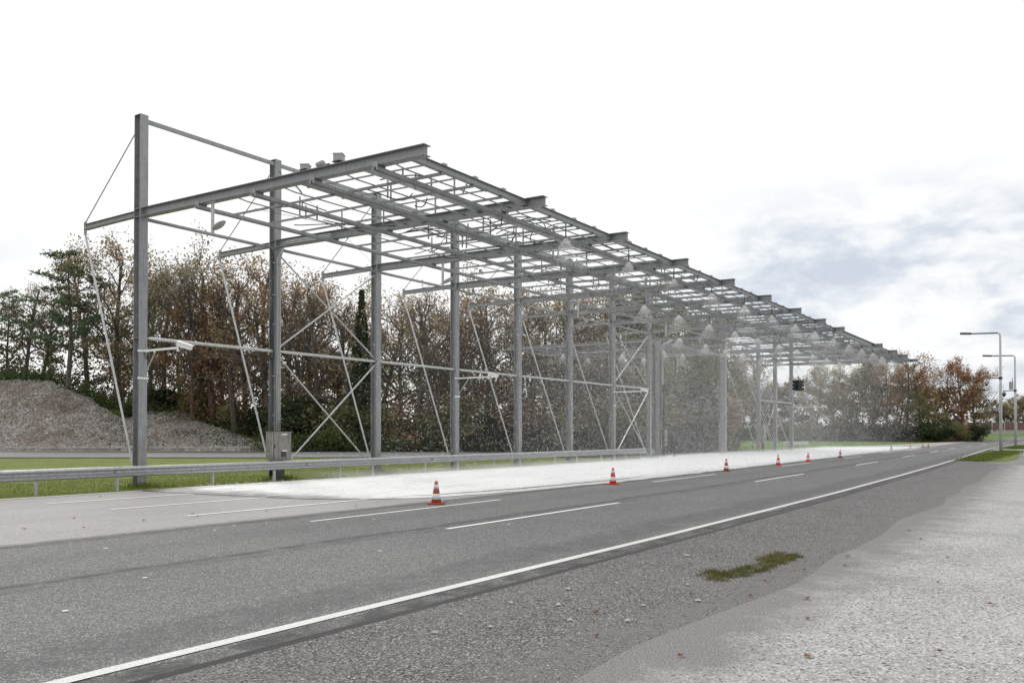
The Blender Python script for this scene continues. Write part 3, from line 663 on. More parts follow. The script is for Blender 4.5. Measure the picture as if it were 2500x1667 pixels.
guardrail('guard_rail', [(93.9, 27.6), (100, 27.9), (106.3, 28.2)], [94.6, 98.5, 102, 105.6], .92, 'short separate piece of steel crash barrier beyond the end of the wet track')
guardrail('guard_rail', [(58.0, 29.0), (62.6, 28.6)], [58.6, 62], .62, 'short low barrier piece behind the end of the long crash barrier')
# ---------------------------------------------------------------- cones
mo, t, b = mat('cone_orange', rough=.55); q = NT(t); oi = t.nodes.new('ShaderNodeObjectInfo')
c = q.mix(q.range(q.noise(9, 4, .7), .45, .7, 0, .55), oi.outputs['Color'], (.25, .10, .07)); col_to(t, b, c)
mw, t, b = mat('cone_reflective_band', rough=.4); q = NT(t); c = q.mix(q.range(q.noise(14, 4, .7, q.map((1, 1, .25))), .45, .65, 0, .6), (.72, .73, .74), (.38, .38, .38)); col_to(t, b, c)
CH = .60
def cr(z): return .135-(.135-.038)*(z-.03)/(CH-.03)
def cone_proto(label):
    e = empty('traffic_cone', (0, 0, 0), label, 'traffic cone', 'traffic cones in a line along the wet track')
    mb = MB()
    def seg(a, b_, dr=0., m_=0): mb.lathe((0, 0, 0), [(cr(a)+dr, a), (cr(b_)+dr, b_)], 28, m_)
    mb.lathe((0, 0, 0), [(cr(.03), .03), (cr(CH)-.0, CH-.006), (cr(CH)-.01, CH)], 28); bo = mb.build('cone_body', mo, e, True)
    for (a, b_) in ((.115, .265), (.40, .51)):
        mb = MB(); mb.lathe((0, 0, 0), [(cr(a)+.003, a), (cr(b_)+.003, b_)], 28); mb.build('reflective_band', mw, e, True)
    mb = MB(); s_ = .205; pts = []
    for (sx, sy) in ((1, 1), (-1, 1), (-1, -1), (1, -1)):
        for i in range(4):
            a = math.atan2(sy, sx)-math.pi/4+i/3*math.pi/2; pts.append((sx*(s_-.05)+.05*math.cos(a), sy*(s_-.05)+.05*math.sin(a)))
    n = len(pts); vs = [(x, y, z) for z in (0, .028) for x, y in pts]; mb.add(vs, [tuple(range(n-1, -1, -1)), tuple(range(n, 2*n))]+[(i, (i+1) % n, n+(i+1) % n, n+i) for i in range(n)]); mb.build('cone_base', mo, e)
    return e
CONES = [(17.83, 14.43, 'dirty brown-red cone, nearest of the line, beside the foaming edge', (.42, .075, .03)),
 (28.3, 14.55, 'bright red-orange cone, second of the line from the left', (.75, .05, .02)),
 (41.2, 14.9, 'worn orange-brown cone standing under the lone heavy column', (.42, .07, .03)),
 (50.8, 15.2, 'bright orange cone standing left of the last three columns, fourth of the line', (.85, .06, .02)),
 (57.7, 15.3, 'bright orange cone under the last three columns, fifth of the line', (.85, .07, .02)),
 (68.7, 15.8, 'dull brown-orange cone, sixth of the line, right of the short barrier piece', (.36, .06, .03)),
 (96.7, 17.1, 'small brown cone, seventh of the line, beyond the roof end', (.34, .06, .03)),
 (113.2, 17.9, 'small faded red cone, eighth of the line, far up the track', (.55, .06, .03)),
 (127.6, 18.6, 'tiny red cone, left one of the farthest close pair', (.6, .06, .03)),
 (131.8, 18.5, 'tiny dark red cone, right one of the farthest close pair', (.45, .06, .03))]
cp = None
for i, (x, y, lb, c_) in enumerate(CONES):
    e = cone_proto(lb) if cp is None else copy_tree(cp)
    if cp is None: cp = e
    e.location = (x, y, terr(x, y)+.014); e.rotation_euler = (0, 0, .35+R.uniform(-.4, .4)); e['label'] = lb
    for ch in [q_ for q_ in bpy.data.objects if q_.parent == e]: ch.color = (*c_, 1)
# ---------------------------------------------------------------- street lamps
def street_lamp(x, y, hgt, label, cl_label, boxy):
    z = terr(x, y); e = empty('street_lamp', (x, y, z), label, 'street lamp', 'tall street lamps at the right'); e.rotation_euler = (0, 0, .02)
    mb = MB(); mb.tube([(0, 0, 0), (0, 0, hgt*.56), (0, 0, hgt*.57), (0, 0, hgt-.3), (0, .06, hgt-.06), (0, .25, hgt+.02)], [.165, .145, .125, .10, .09, .075], 16); mb.build('pole', M['pole'], e, True)
    mb = MB(); mb.tube([(0, .2, hgt+.02), (0, 2.9, hgt+.10)], .075, 10); mb.build('arm', M['dark'], e, True)
    mb = MB(); pr_ = [(-.2, -.03), (.2, -.03), (.17, .13), (.07, .19), (-.07, .19), (-.17, .13)]; mb.prof((0, 2.7, hgt+.03), (0, 3.75, hgt+.10), pr_); mb.build('lamp_head', M['dark'], e)
    zc = hgt*.62
    mb = MB(); mb.tube([(0, 0, zc), (0, 1.35, zc)], .055, 8); mb.tube([(0, 0, zc-.15), (0, 0, zc+.12)], .19, 12); mb.build('camera_arm', M['dark'], e)
    if boxy:
        mb = MB(); mb.box((0, .45, zc+.65), (.35, .5, 1.05)); mb.tube([(0, .3, zc+1.1), (0, .3, zc+1.7)], .05, 8); mb.build('junction_box', M['grey'], e)
    c = empty('dome_camera', (x-.027, y+1.3, z+zc-.05), cl_label, 'camera')
    mb = MB(); mb.tube([(0, 0, .02), (0, 0, -.25)], .06, 10); mb.lathe((0, 0, -.62), [(.10, 0), (.22, .06), (.27, .2), (.27, .34), (.14, .42)], 16); mb.build('housing', M['dark'] if boxy else M['grey'], c, True)
    mb = MB(); mb.lathe((0, 0, -.78), [(.03, 0), (.13, .06), (.17, .17)], 14); mb.build('dome', M['black'], c, True)
street_lamp(103.2, 7.56, 12.4, 'nearer and taller of the two grey street lamps at the right edge', 'grey dome camera hanging from an arm halfway up the nearer street lamp', False)
street_lamp(130.7, 7.9, 12.1, 'farther street lamp at the right edge, with a junction box on its pole', 'black dome camera hanging from an arm on the farther street lamp', True)
# ---------------------------------------------------------------- far noise barrier, rails
m, t, b = mat('maroon_panels', rough=.8); q = NT(t); c = q.mix(q.range(q.noise(.6, 3, .6, q.map((1, 1, 4))), .35, .65), (.13, .07, .065), (.20, .12, .105)); col_to(t, b, c); M['maroon'] = m
xa, ya = W(2360, 345); xb, yb = W(2900, 350); zz = terr(xa, ya)
e = empty('noise_barrier', (xa, ya, zz), 'long maroon panelled noise barrier behind the far grass', 'wall')
mb = MB(); mb.bar((0, 0, 2.1), (xb-xa, yb-ya, 2.1), .15, 4.2); mb.build('panel', M['maroon'], e)
for i in range(19):
    f_ = i/18; mb = MB(); mb.bar(((xb-xa)*f_-.2, (yb-ya)*f_-.2, 0), ((xb-xa)*f_-.2, (yb-ya)*f_-.2, 4.35), .28, .28, (0, 1, 0)); mb.build('post', M['pole'], e)
xa, ya = W(2385, 325); xb, yb = W(2800, 320)
e = empty('guard_rail', (xa, ya, terr(xa, ya)), 'far white crash barrier in front of the maroon noise barrier', 'guard rail')
for z_ in (.35, .95): mb = MB(); mb.bar((0, 0, z_), (xb-xa, yb-ya, z_), .1, .34); mb.build('rail', M['rail'], e)
for i in range(14):
    f_ = i/13; mb = MB(); mb.bar(((xb-xa)*f_, (yb-ya)*f_+.15, 0), ((xb-xa)*f_, (yb-ya)*f_+.15, 1.1), .15, .15, (0, 1, 0)); mb.build('post', M['dark'], e)
sheet('far_road', [[(*W(p, 300+j*12), p, j) for j in range(3)] for p in range(2380, 2901, 40)], .05, M['asphalt_back'])
# ---------------------------------------------------------------- trees
def tree_meshes(kind, seed, nleaf, lsize, spread=1.):
    r = random.Random(seed); tb = MB(); lf = MB(); tips = []
    H = 15.
    def branch(p, d, ln, rad, lev):
        n = 5 if lev < 2 else 3; pts = [p.copy()]; rs = [rad]; dd_ = d.copy()
        for i in range(n):
            dd_ = (dd_+Vector((r.gauss(0, .24), r.gauss(0, .24), r.gauss(.04 if lev else 0, .16)))*(1 if lev else .28)).normalized()
            pts.append(pts[-1]+dd_*ln/n); rs.append(rad*(1-(i+1)/n*(.62 if lev else .68)))
        tb.tube(pts, rs, 6 if lev == 0 else (4 if lev == 1 else 3), caps=False)
        if lev >= 2: tips.extend((q_, lev) for q_ in pts[1:])
        if lev >= 4: return
        if lev == 0:
            nb = r.randint(11, 14)
            for i in range(nb):
                f_ = .30+.68*i/nb+r.uniform(-.03, .03); k = min(int(f_*n), n-1); q_ = pts[k].lerp(pts[k+1], f_*n-k)
                a = i*2.4+r.uniform(-.5, .5); el = .30+.75*f_+r.uniform(-.15, .2)
                dr = Vector((math.cos(a)*math.cos(el), math.sin(a)*math.cos(el), math.sin(el)))
                branch(q_, dr, H*(.46-.26*f_)*spread*r.uniform(.6, 1.35), rad*.46*(1.2-f_*.6), 1)
        else:
            nb = {1: 5, 2: 3, 3: 2}[lev]
            for i in range(nb):
                f_ = .35+.65*(i+r.random()*.6)/nb; f_ = min(f_, .99); k = min(int(f_*n), n-1); q_ = pts[k].lerp(pts[k+1], f_*n-k)
                dr = (dd_+Vector((r.gauss(0, .6), r.gauss(0, .6), r.gauss(.15, .4)))).normalized(); branch(q_, dr, ln*r.uniform(.4, .6), rad*.46, lev+1)
    def leaf(c, s):
        u = Vector((r.gauss(0, 1), r.gauss(0, 1), r.gauss(0, 1))).normalized(); v = u.orthogonal().normalized(); v = (Matrix.Rotation(r.uniform(0, 6.28), 3, u)@v)
        w_ = u.cross(v)
        lf.add([c+v*s, c+w_*s*.6, c-v*s, c-w_*s*.6], [(0, 1, 2, 3)])
    if kind == 'oak':
        branch(Vector((0, 0, -.3)), Vector((r.gauss(0, .05), r.gauss(0, .05), 1)), H*.86, .27, 0)
        pat = [r.random() for _ in range(64)]
        for i in range(nleaf):
            q_, lv = r.choice(tips)
            if pat[int((q_.x*1.3+q_.y*2.1+q_.z*.9)*1.1) % 64] < .40: continue
            leaf(q_+Vector((r.gauss(0, .33), r.gauss(0, .33), r.gauss(0, .30))), lsize*r.uniform(.6, 1.3))
        for i in range(nleaf//6):           # low epicormic growth round the stem
            a = r.uniform(0, 6.28); rr = abs(r.gauss(0, 1.2)); leaf(Vector((rr*math.cos(a), rr*math.sin(a), r.uniform(.3, 6))), lsize*r.uniform(.6, 1.2))
    elif kind == 'pine':
        branchless = H*.35; pts = [Vector((.12*math.sin(i*.7), .1*math.cos(i*.9), H*i/8-.3)) for i in range(9)]; tb.tube(pts, [.24*(1-i/9.2) for i in range(9)], 6, caps=False)
        for i in range(34):
            z = H*(.30+.68*i/34); a = i*2.4+r.uniform(-.6, .6); ln = (4.2*(1-(z/H-.30)/.78)+.5)*r.uniform(.35, 1.3)
            d = Vector((math.cos(a), math.sin(a), .12+.25*(z/H))); ps = [Vector((0, 0, z))+d*ln*j/4+Vector((0, 0, -.10*j*(4-j)*.3)) for j in range(5)]
            tb.tube(ps, [.06, .05, .04, .03, .015], 4, caps=False)
            for j in range(int(nleaf/34)):
                f_ = .35+.65*math.sqrt(r.random()); k = min(int(f_*4), 3); c = ps[k].lerp(ps[k+1], f_*4-k)+Vector((r.gauss(0, .38), r.gauss(0, .38), r.gauss(.05, .12))); leaf(c, lsize*r.uniform(.6, 1.2))
    else:                                    # spruce
        tb.tube([(0, 0, -.3), (0, 0, H)], [.2, .02], 6, caps=False)
        for i in range(nleaf):
            z = H*(.04+.95*r.random()**1.15); rad = (1.9*(1-z/H)+.1)*(.65+.45*abs(math.sin(z*3.1+r.uniform(0, .5)))); a = r.uniform(0, 6.28); rr = rad*math.sqrt(r.uniform(.1, 1)); leaf(Vector((rr*math.cos(a), rr*math.sin(a), z-.25*rr)), lsize*r.uniform(.6, 1.2))
    return tb, lf
def bush_meshes(seed, nleaf, lsize):
    r = random.Random(seed); tb = MB(); lf = MB(); cs = []
    for i in range(9):
        a = r.uniform(0, 6.28); p = Vector((math.cos(a)*r.uniform(.2, 1.3), math.sin(a)*r.uniform(.2, 1.3), r.uniform(.7, 2.6))); cs.append((p, r.uniform(.45, .95))); tb.tube([(0, 0, -.1), p*.6+Vector((0, 0, .2)), p], [.05, .035, .012], 4, caps=False)
    for i in range(nleaf):
        p, s_ = r.choice(cs); u = Vector((r.gauss(0, 1), r.gauss(0, 1), r.gauss(0, .85))).normalized(); c = p+u*s_*r.uniform(.4, 1.05)
        if c.z < .05: c.z = r.uniform(.05, .6)
        v = Vector((r.gauss(0, 1), r.gauss(0, 1), r.gauss(0, 1))).normalized(); w_ = v.orthogonal().normalized(); s2 = lsize*r.uniform(.6, 1.3); x_ = v.cross(w_); lf.add([c+v*s2, c+x_*s2*.6, c-v*s2, c-x_*s2*.6], [(0, 1, 2, 3)])
    return tb, lf
PROT = {}
def proto(key, kind, seed, nleaf, lsize, spread=1.):
    tb, lf = tree_meshes(kind, seed, nleaf, lsize, spread) if kind != 'bush' else bush_meshes(seed, nleaf, lsize)
    zs_ = sorted(v[2] for v in lf.v); top = zs_[int(len(zs_)*.965)] if kind == 'oak' else max(v[2] for v in tb.v+lf.v); fz = (15. if kind != 'bush' else 3.2)/top
    tb.v = [(v[0]*fz, v[1]*fz, v[2]*fz) for v in tb.v]; lf.v = [(v[0]*fz, v[1]*fz, v[2]*fz) for v in lf.v]
    def mk(mb, nm, m):
        me = bpy.data.meshes.new(nm); me.from_pydata(mb.v, [], mb.f); me.materials.append(m); me.update(); return me
    PROT[key] = (mk(tb, key+'_trunk', M['bark']), mk(lf, key+'_crown', M['leaf']))
for i in range(4): proto(f'oak{i}', 'oak', 11+i, 6200, .115)
for i in range(3): proto(f'thin{i}', 'oak', 31+i, 2300, .10, .8)
for i in range(3): proto(f'dense{i}', 'oak', 51+i, 10500, .14, 1.)
proto('pine0', 'pine', 5, 4600, .15); proto('pine1', 'pine', 6, 3800, .15); proto('spruce', 'spruce', 8, 6500, .2)
for i in range(3): proto(f'bush{i}', 'bush', 70+i, 3400, .09)
RUST, BROWN, TAN, OLIVE, DGREEN, PGREEN, YGREEN, GOLD, GREY = (.38, .195, .115), (.31, .205, .145), (.39, .285, .20), (.27, .245, .145), (.06, .075, .040), (.13, .175, .115), (.165, .17, .08), (.36, .22, .10), (.34, .285, .245)
CN = {RUST: 'rust-red', BROWN: 'brown', TAN: 'tan', OLIVE: 'olive', DGREEN: 'dark green', PGREEN: 'grey-green', YGREEN: 'yellow-green', GOLD: 'golden-brown', GREY: 'grey-brown'}
TREES = []
def tree(key, px, dd, ytop, colr, wide=1., hgt=None):
    x, y = W(px, dd); z = terr(x, y); h = hgt if hgt else CAMH+(1057-ytop)/F*dd-z
    s_ = h/15. if 'bush' not in key else h/3.2
    TREES.append((key, px, dd, x, y, z, s_, colr, wide))
# left wood on the bank (bearing, distance, height of top, tint)
for a in [('pine1', 18, 116, 700, PGREEN), ('thin0', 60, 112, 700, GREY), ('thin1', 100, 118, 720, GREY), ('pine0', 168, 104.5, 610, PGREEN, 1.25), 
    ('thin0', 215, 118, 640, BROWN), ('oak0', 285, 108, 598, TAN), ('oak1', 330, 116, 640, BROWN), ('oak2', 395, 106, 662, OLIVE), ('oak3', 440, 112, 690, BROWN),
    ('oak0', 490, 104, 628, GREY), ('oak2', 470, 101.5, 745, RUST), ('dense1', 520, 103, 800, RUST), ('thin2', 545, 108, 700, BROWN), ('oak1', 600, 102, 636, BROWN), ('thin0', 640, 108, 660, TAN), ('oak2', 700, 98, 690, BROWN), ('oak3', 745, 104, 715, RUST),
    ('thin1', 790, 94, 690, BROWN), ('oak0', 830, 100, 705, TAN), ('spruce', 882, 90, 703, DGREEN), ('thin2', 925, 98, 735, TAN), ('oak1', 975, 92, 738, TAN), ('oak2', 1030, 98, 745, BROWN), ('thin0', 1065, 90, 730, GREY),
    ('oak3', 1110, 96, 735, BROWN), ('oak0', 1190, 90, 698, BROWN), ('thin1', 1150, 94, 760, TAN), ('oak1', 1260, 96, 725, GREY), ('oak2', 1325, 90, 735, TAN), ('thin2', 1375, 96, 720, GREY), ('oak3', 1420, 90, 745, TAN),
    ('oak0', 1475, 96, 715, BROWN), ('dense1', 1530, 92, 735, GREY), ('dense2', 1590, 96, 725, OLIVE), ('dense0', 1645, 90, 722, OLIVE), ('dense1', 1705, 94, 750, OLIVE), ('dense2', 1745, 97, 800, GREY),
    ('thin1', 360, 105, 690, BROWN), ('thin2', 520, 103, 665, GREY), ('thin0', 575, 101, 690, BROWN), ('thin1', 675, 97, 720, TAN), ('thin2', 720, 95, 730, GREY), ('thin0', 860, 93, 760, BROWN), ('thin1', 1000, 89, 770, TAN), ('thin2', 1215, 88, 745, BROWN), ('thin0', 1290, 89, 760, GREY), ('thin1', 1440, 89, 770, BROWN), ('thin2', 1130, 88, 790, BROWN),
    # a darker, lower second rank
    ('dense1', 120, 120, 850, OLIVE), ('dense0', 300, 120, 780, BROWN), ('dense2', 560, 116, 800, BROWN), ('dense1', 770, 112, 830, BROWN),
    ('dense2', 860, 110, 830, OLIVE), ('dense1', 1060, 106, 850, OLIVE), ('dense0', 1270, 106, 840, GREY), ('dense1', 1370, 106, 850, OLIVE), ('dense2', 1460, 104, 840, BROWN), ('dense0', 1560, 106, 820, BROWN), ('dense1', 1660, 108, 830, BROWN),
    # far wood to the right
    ('thin2', 1810, 175, 872, GREY), ('oak1', 1840, 182, 925, BROWN), ('oak2', 1885, 180, 935, TAN), ('dense1', 1930, 176, 930, TAN), ('dense2', 1985, 172, 905, TAN), ('oak3', 2030, 176, 890, TAN), ('dense0', 2080, 172, 880, OLIVE), ('dense1', 2130, 174, 893, TAN), ('oak0', 2165, 168, 885, BROWN),
    ('dense2', 2190, 172, 900, TAN), ('oak1', 2215, 166, 868, RUST), ('oak3', 2250, 172, 905, BROWN), ('dense0', 2285, 162, 948, GOLD), ('oak2', 2310, 175, 903, BROWN), ('dense1', 2350, 168, 888, RUST), ('oak0', 2378, 176, 925, BROWN), ('dense2', 2255, 160, 960, OLIVE), ('dense0', 1780, 185, 930, BROWN), ('dense1', 1860, 188, 960, OLIVE), ('dense2', 2050, 186, 940, BROWN)]: tree(*a)
for px, yt, c_ in ((2420, 985, GREY), (2440, 978, TAN), (2462, 975, TAN), (2478, 968, BROWN), (2500, 980, DGREEN), (2540, 970, BROWN), (2400, 1000, GREY), (2580, 985, BROWN), (2450, 1000, DGREEN), (2520, 1000, DGREEN)): tree('dense%d' % (px % 3), px, 372+px % 7*4, yt, c_, 1.2)
# bushes
for px, dd, yt, c_, wd in ((478, 104, 905, YGREEN, .8), (505, 105, 940, OLIVE, .9), (440, 105, 960, DGREEN, 1.4), (560, 103, 970, OLIVE, 1.), (600, 103, 990, DGREEN, 1.3), (530, 105, 975, DGREEN, 1.4), (380, 104, 940, DGREEN, 1.6), (310, 102, 985, DGREEN, 1.3), (250, 103.5, 975, DGREEN, 1.4), (190, 106, 955, DGREEN, 1.5), (120, 107.5, 925, DGREEN, 1.4), (40, 108, 905, DGREEN, 1.6), (-20, 108, 915, DGREEN, 1.5),
    (640, 101, 985, DGREEN, 1.4), (720, 94, 950, DGREEN, 1.7), (770, 93, 1000, DGREEN, 1.5), (830, 91, 985, OLIVE, 1.6), (870, 89, 960, YGREEN, 1.3), (930, 89, 985, OLIVE, 1.5), (1000, 89, 975, BROWN, 1.6), (1080, 88, 990, OLIVE, 1.5), (1150, 88, 960, OLIVE, 1.6), (1230, 88, 985, DGREEN, 1.5), (1310, 88, 975, BROWN, 1.6), (1390, 88, 990, OLIVE, 1.5), (1470, 88, 960, GREY, 1.7), (1550, 88, 965, OLIVE, 1.6), (1630, 88, 930, DGREEN, 1.8), (1700, 88, 950, GREY, 1.8), (1745, 89, 985, BROWN, 1.5),
    (1830, 170, 1040, DGREEN, 1.5), (1890, 170, 1035, BROWN, 1.6), (1950, 168, 1030, OLIVE, 1.6), (2020, 168, 1035, DGREEN, 1.6), (2090, 166, 1035, DGREEN, 1.7), (2150, 164, 1030, DGREEN, 1.7), (2200, 160, 1030, DGREEN, 1.8), (2240, 158, 1035, DGREEN, 1.7), (2290, 156, 1020, DGREEN, 1.9), (2340, 160, 1025, OLIVE, 1.8), (2385, 162, 1030, DGREEN, 1.5)): tree('bush%d' % (px % 3), px, dd, yt, c_, wd)
# where a tree stands, told by the columns it shows between
COLPX = [(344, 'leftmost'), (665, 'second'), (910, 'third'), (1107, 'fourth'), (1261, 'fifth'), (1390, 'sixth'), (1497, 'seventh'), (1590, 'eighth')]
def where(px):
    if px < 344: return 'left of the leftmost steel column'
    for (a, an), (b_, bn) in zip(COLPX, COLPX[1:]):
        if px < b_: return f'between the {an} and {bn} columns'
    if px < 1766: return 'in the opening of the branch road'
    if px < 1940: return 'behind the last three columns'
    if px < 2150: return 'behind the far end of the roof'
    if px < 2400: return 'in the far wood right of the roof'
    return 'behind the maroon noise barrier'
ORD = ['first', 'second', 'third', 'fourth', 'fifth', 'sixth', 'seventh', 'eighth', 'ninth', 'tenth', 'eleventh', 'twelfth', 'thirteenth', 'fourteenth', 'fifteenth', 'sixteenth']
KN = {'oak': ('half-bare tree', 'oak_tree', 'tree'), 'thi': ('thin nearly bare tree', 'bare_tree', 'tree'), 'den': ('full bushy tree', 'leafy_tree', 'tree'), 'pin': ('tall ragged pine', 'pine_tree', 'tree'), 'spr': ('narrow dark spruce', 'spruce_tree', 'tree'), 'bus': ('bush', 'bush', 'bush')}
cnt = {}
for (key, px, dd, x, y, z, s_, c_, wd) in sorted(TREES, key=lambda a: a[1]):
    kn, nm, ct = KN[key[:3]]; wh = where(px); desc = f'{CN[c_]} {kn}'; kk = (desc, wh); cnt.setdefault(kk, []).append(px)
seen = {}
for i, (key, px, dd, x, y, z, s_, c_, wd) in enumerate(sorted(TREES, key=lambda a: a[1])):
    kn, nm, ct = KN[key[:3]]; wh = where(px); desc = f'{CN[c_]} {kn}'; kk = (desc, wh); n = seen.get(kk, 0); seen[kk] = n+1
    lb = f'{desc} {wh}' + (f', {ORD[n]} from the left' if len(cnt[kk]) > 1 else '')
    e = empty(nm, (x, y, z), lb, ct, {'bush': 'bushes along the foot of the wood'}.get(ct, 'trees of the wood' if px < 2400 else 'trees behind the noise barrier'), R.uniform(0, 6.28))
    e.scale = (s_*wd, s_*wd, s_)
    v = R.uniform(.82, 1.18)
    for me, pn in zip(PROT[key], ('trunk' if ct == 'tree' else 'stem', 'crown' if ct == 'tree' else 'foliage')):
        o = bpy.data.objects.new(pn, me); col.objects.link(o); o.parent = e; o.color = (c_[0]*v, c_[1]*v, c_[2]*v, 1)
# undergrowth mass between the trunks (nobody could count it)
lf = MB(); r = random.Random(21)
def clump(cx_, cy_, cz_, s_, n, ls):
    for _ in range(n):
        c = Vector((cx_+r.gauss(0, s_), cy_+r.gauss(0, s_), cz_+abs(r.gauss(0, s_*.7)))); u = Vector((r.gauss(0, 1), r.gauss(0, 1), r.gauss(0, 1))).normalized(); v = u.orthogonal().normalized(); w_ = u.cross(v); s2 = ls*r.uniform(.6, 1.3)
        lf.add([c+v*s2, c+w_*s2*.6, c-v*s2, c-w_*s2*.6], [(0, 1, 2, 3)])
def grow(n, p0, p1, d0, d1, hmax, ls=.2, per=36):
    for i in range(n):
        px = r.uniform(p0, p1); dd = r.uniform(d0(px) if callable(d0) else d0, d1); x, y = W(px, dd); clump(x, y, terr(x, y)+r.random()**1.7*hmax, r.uniform(.5, 1.1), per, ls)
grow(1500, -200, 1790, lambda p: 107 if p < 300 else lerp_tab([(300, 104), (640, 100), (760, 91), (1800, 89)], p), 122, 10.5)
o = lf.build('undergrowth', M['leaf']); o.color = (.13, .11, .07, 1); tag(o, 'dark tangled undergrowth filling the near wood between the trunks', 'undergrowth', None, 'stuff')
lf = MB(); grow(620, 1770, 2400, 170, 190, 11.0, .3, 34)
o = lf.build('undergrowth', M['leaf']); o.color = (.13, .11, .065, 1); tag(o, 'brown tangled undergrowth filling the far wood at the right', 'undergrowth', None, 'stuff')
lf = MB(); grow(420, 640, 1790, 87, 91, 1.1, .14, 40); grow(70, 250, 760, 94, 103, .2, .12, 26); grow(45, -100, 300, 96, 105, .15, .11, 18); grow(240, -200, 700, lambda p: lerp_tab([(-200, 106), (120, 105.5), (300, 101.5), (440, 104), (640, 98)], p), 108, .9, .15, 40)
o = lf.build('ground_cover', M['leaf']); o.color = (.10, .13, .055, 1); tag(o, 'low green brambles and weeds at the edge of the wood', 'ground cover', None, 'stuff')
# loose pale stones on the bank
st = MB(); r = random.Random(2)
def stone(mb, c, s_):
    a = r.uniform(0, 6.28); sx, sy, sz = s_*r.uniform(.7, 1.2), s_*r.uniform(.6, 1.), s_*r.uniform(.35, .7); vs = []
    for (x, y, z) in ((1, 0, .1), (.45, .8, -.1), (-.6, .75, .1), (-1, -.1, -.05), (-.4, -.85, .1), (.6, -.7, 0), (.15, .05, 1), (0, 0, -1)):
        x *= sx*r.uniform(.85, 1.15); y *= sy*r.uniform(.85, 1.15); vs.append((c[0]+x*math.cos(a)-y*math.sin(a), c[1]+x*math.sin(a)+y*math.cos(a), c[2]+z*sz))
    mb.add(vs, [(i, (i+1) % 6, 6) for i in range(6)]+[((i+1) % 6, i, 7) for i in range(6)])
for i in range(13000):
    px = r.uniform(-60, 760); top = lerp_tab([(-800, 106.5), (120, 106), (220, 104), (300, 101.5), (350, 104.5), (440, 104.5), (520, 101.5), (640, 98.), (800, 94)], px); x, y = W(px, r.uniform(91.8, top)); stone(st, (x, y, terr(x, y)+.30), .035+.10*r.random()**3)
m, t, b = mat('pale_stone', rough=.9); q = NT(t); c = q.ramp(q.noise(7, 2, .6, q.map((1, 1, 1))), [(.3, (.30, .27, .25)), (.5, (.5, .48, .46)), (.7, (.70, .68, .66))]); col_to(t, b, c); M['stone'] = m
o = st.build('bank_stones', M['stone']); tag(o, 'loose pale stones strewn over the gravel bank at the left', 'stones', None, 'stuff')
# gravel and pebbles of the near shoulder
st = MB()
for i in range(15000):
    x = 2.5+26*r.random()**1.7; y = r.uniform(3.1, 6.1) if r.random() < .85 else r.uniform(2.2, 3.6); stone(st, (x, y+cv(x), -.026), .006+.015*r.random()**3)
m, t, b = mat('gravel_grains', rough=.9); q = NT(t); c = q.ramp(q.noise(31, 1, .6), [(.3, (.09, .087, .087)), (.48, (.19, .185, .185)), (.6, (.32, .31, .30)), (.72, (.62, .60, .58))]); col_to(t, b, c)
o = st.build('gravel_grains', m); tag(o, 'grey gravel grains strewn over the shoulder between road and concrete', 'gravel', None, 'stuff')
ru = random.Random(44); rs = [(8.2, 4.9), (7.6, 4.4), (9.1, 5.3), (6.9, 4.9), (8.7, 4.1), (10.2, 4.2), (9.8, 5.0), (7.2, 5.5), (11.0, 4.9), (7.9, 3.9), (12.6, 5.2), (9.3, 3.7), (6.4, 5.2), (8.0, 5.4)]
for (x, y) in rs:
    mb = MB(); stone(mb, (0, 0, .008), .03+.02*ru.random()); o = mb.build('pebble', M['stone']); o.location = (x, y, -.02); LO.append((o, x, y, 'pale pebble on the dark gravel shoulder', 'pebble', 'pale pebbles on the shoulder'))
# ---------------------------------------------------------------- grass
def blades(name, n, pos, h0, h1, m, label, wd=.012, kind='stuff'):
    mb = MB(); rr = random.Random(n)
    for i in range(n):
        x, y = pos(rr); z = terr(x, y)-.06 if y > 20 else -.03; h = rr.uniform(h0, h1); a = rr.uniform(0, 6.28); lx, ly = rr.gauss(0, h*.35), rr.gauss(0, h*.35)
        dx, dy = math.cos(a)*wd, math.sin(a)*wd
        mb.add([(x-dx, y-dy, z), (x+dx, y+dy, z), (x+lx*.4+dx*.6, y+ly*.4+dy*.6, z+h*.6), (x+lx*.4-dx*.6, y+ly*.4-dy*.6, z+h*.6), (x+lx, y+ly, z+h)], [(0, 1, 2, 3), (3, 2, 4)])
    o = mb.build(name, m); tag(o, label, 'grass', None, kind); return o
def pg(rr):
    while True:
        x = 6+52*rr.random()**1.3; y = 26.0+9*rr.random()**1.8
        if noise.noise(Vector((x*.35, y*.6, 0))) > -.25+rr.uniform(-.2, .1) and not (x > 56 and y > 28): return x, y+cv(x)*(1 if x < 57 else 0)*0
blades('grass', 52000, pg, .03, .10, M['blade'], 'olive grass growing between the wet track and the branch road', .014)
def pc(rr):
    k = rr.choice([0, 1, 1, 2, 2, 3, 4, 5, 6, 7]); a = rr.uniform(0, 6.28); q_ = abs(rr.gauss(0, .28)); return FR[k]+q_*math.cos(a)*1.4, YC-.25+q_*math.sin(a)
blades('weeds', 6000, pc, .08, .3, M['blade_lush'], 'taller green weeds round the feet of the columns', .014)
TC = [(11.0, 4.05), (11.5, 3.95), (12.0, 3.9), (12.6, 3.85), (13.2, 3.8), (11.2, 4.2), (13.0, 4.0), (13.4, 3.95)]
def pt(rr):
    c_ = rr.choice(TC); k = rr.randrange(9); return c_[0]+.22*math.sin(k*2.1+c_[0]*9)+rr.gauss(0, .07), c_[1]+.13*math.cos(k*3.3+c_[0]*7)+rr.gauss(0, .045)
blades('grass_tuft', 4200, pt, .015, .085, M['blade_tuft'], 'isolated tuft of moss and grass growing through the edge of the concrete', .004, None)
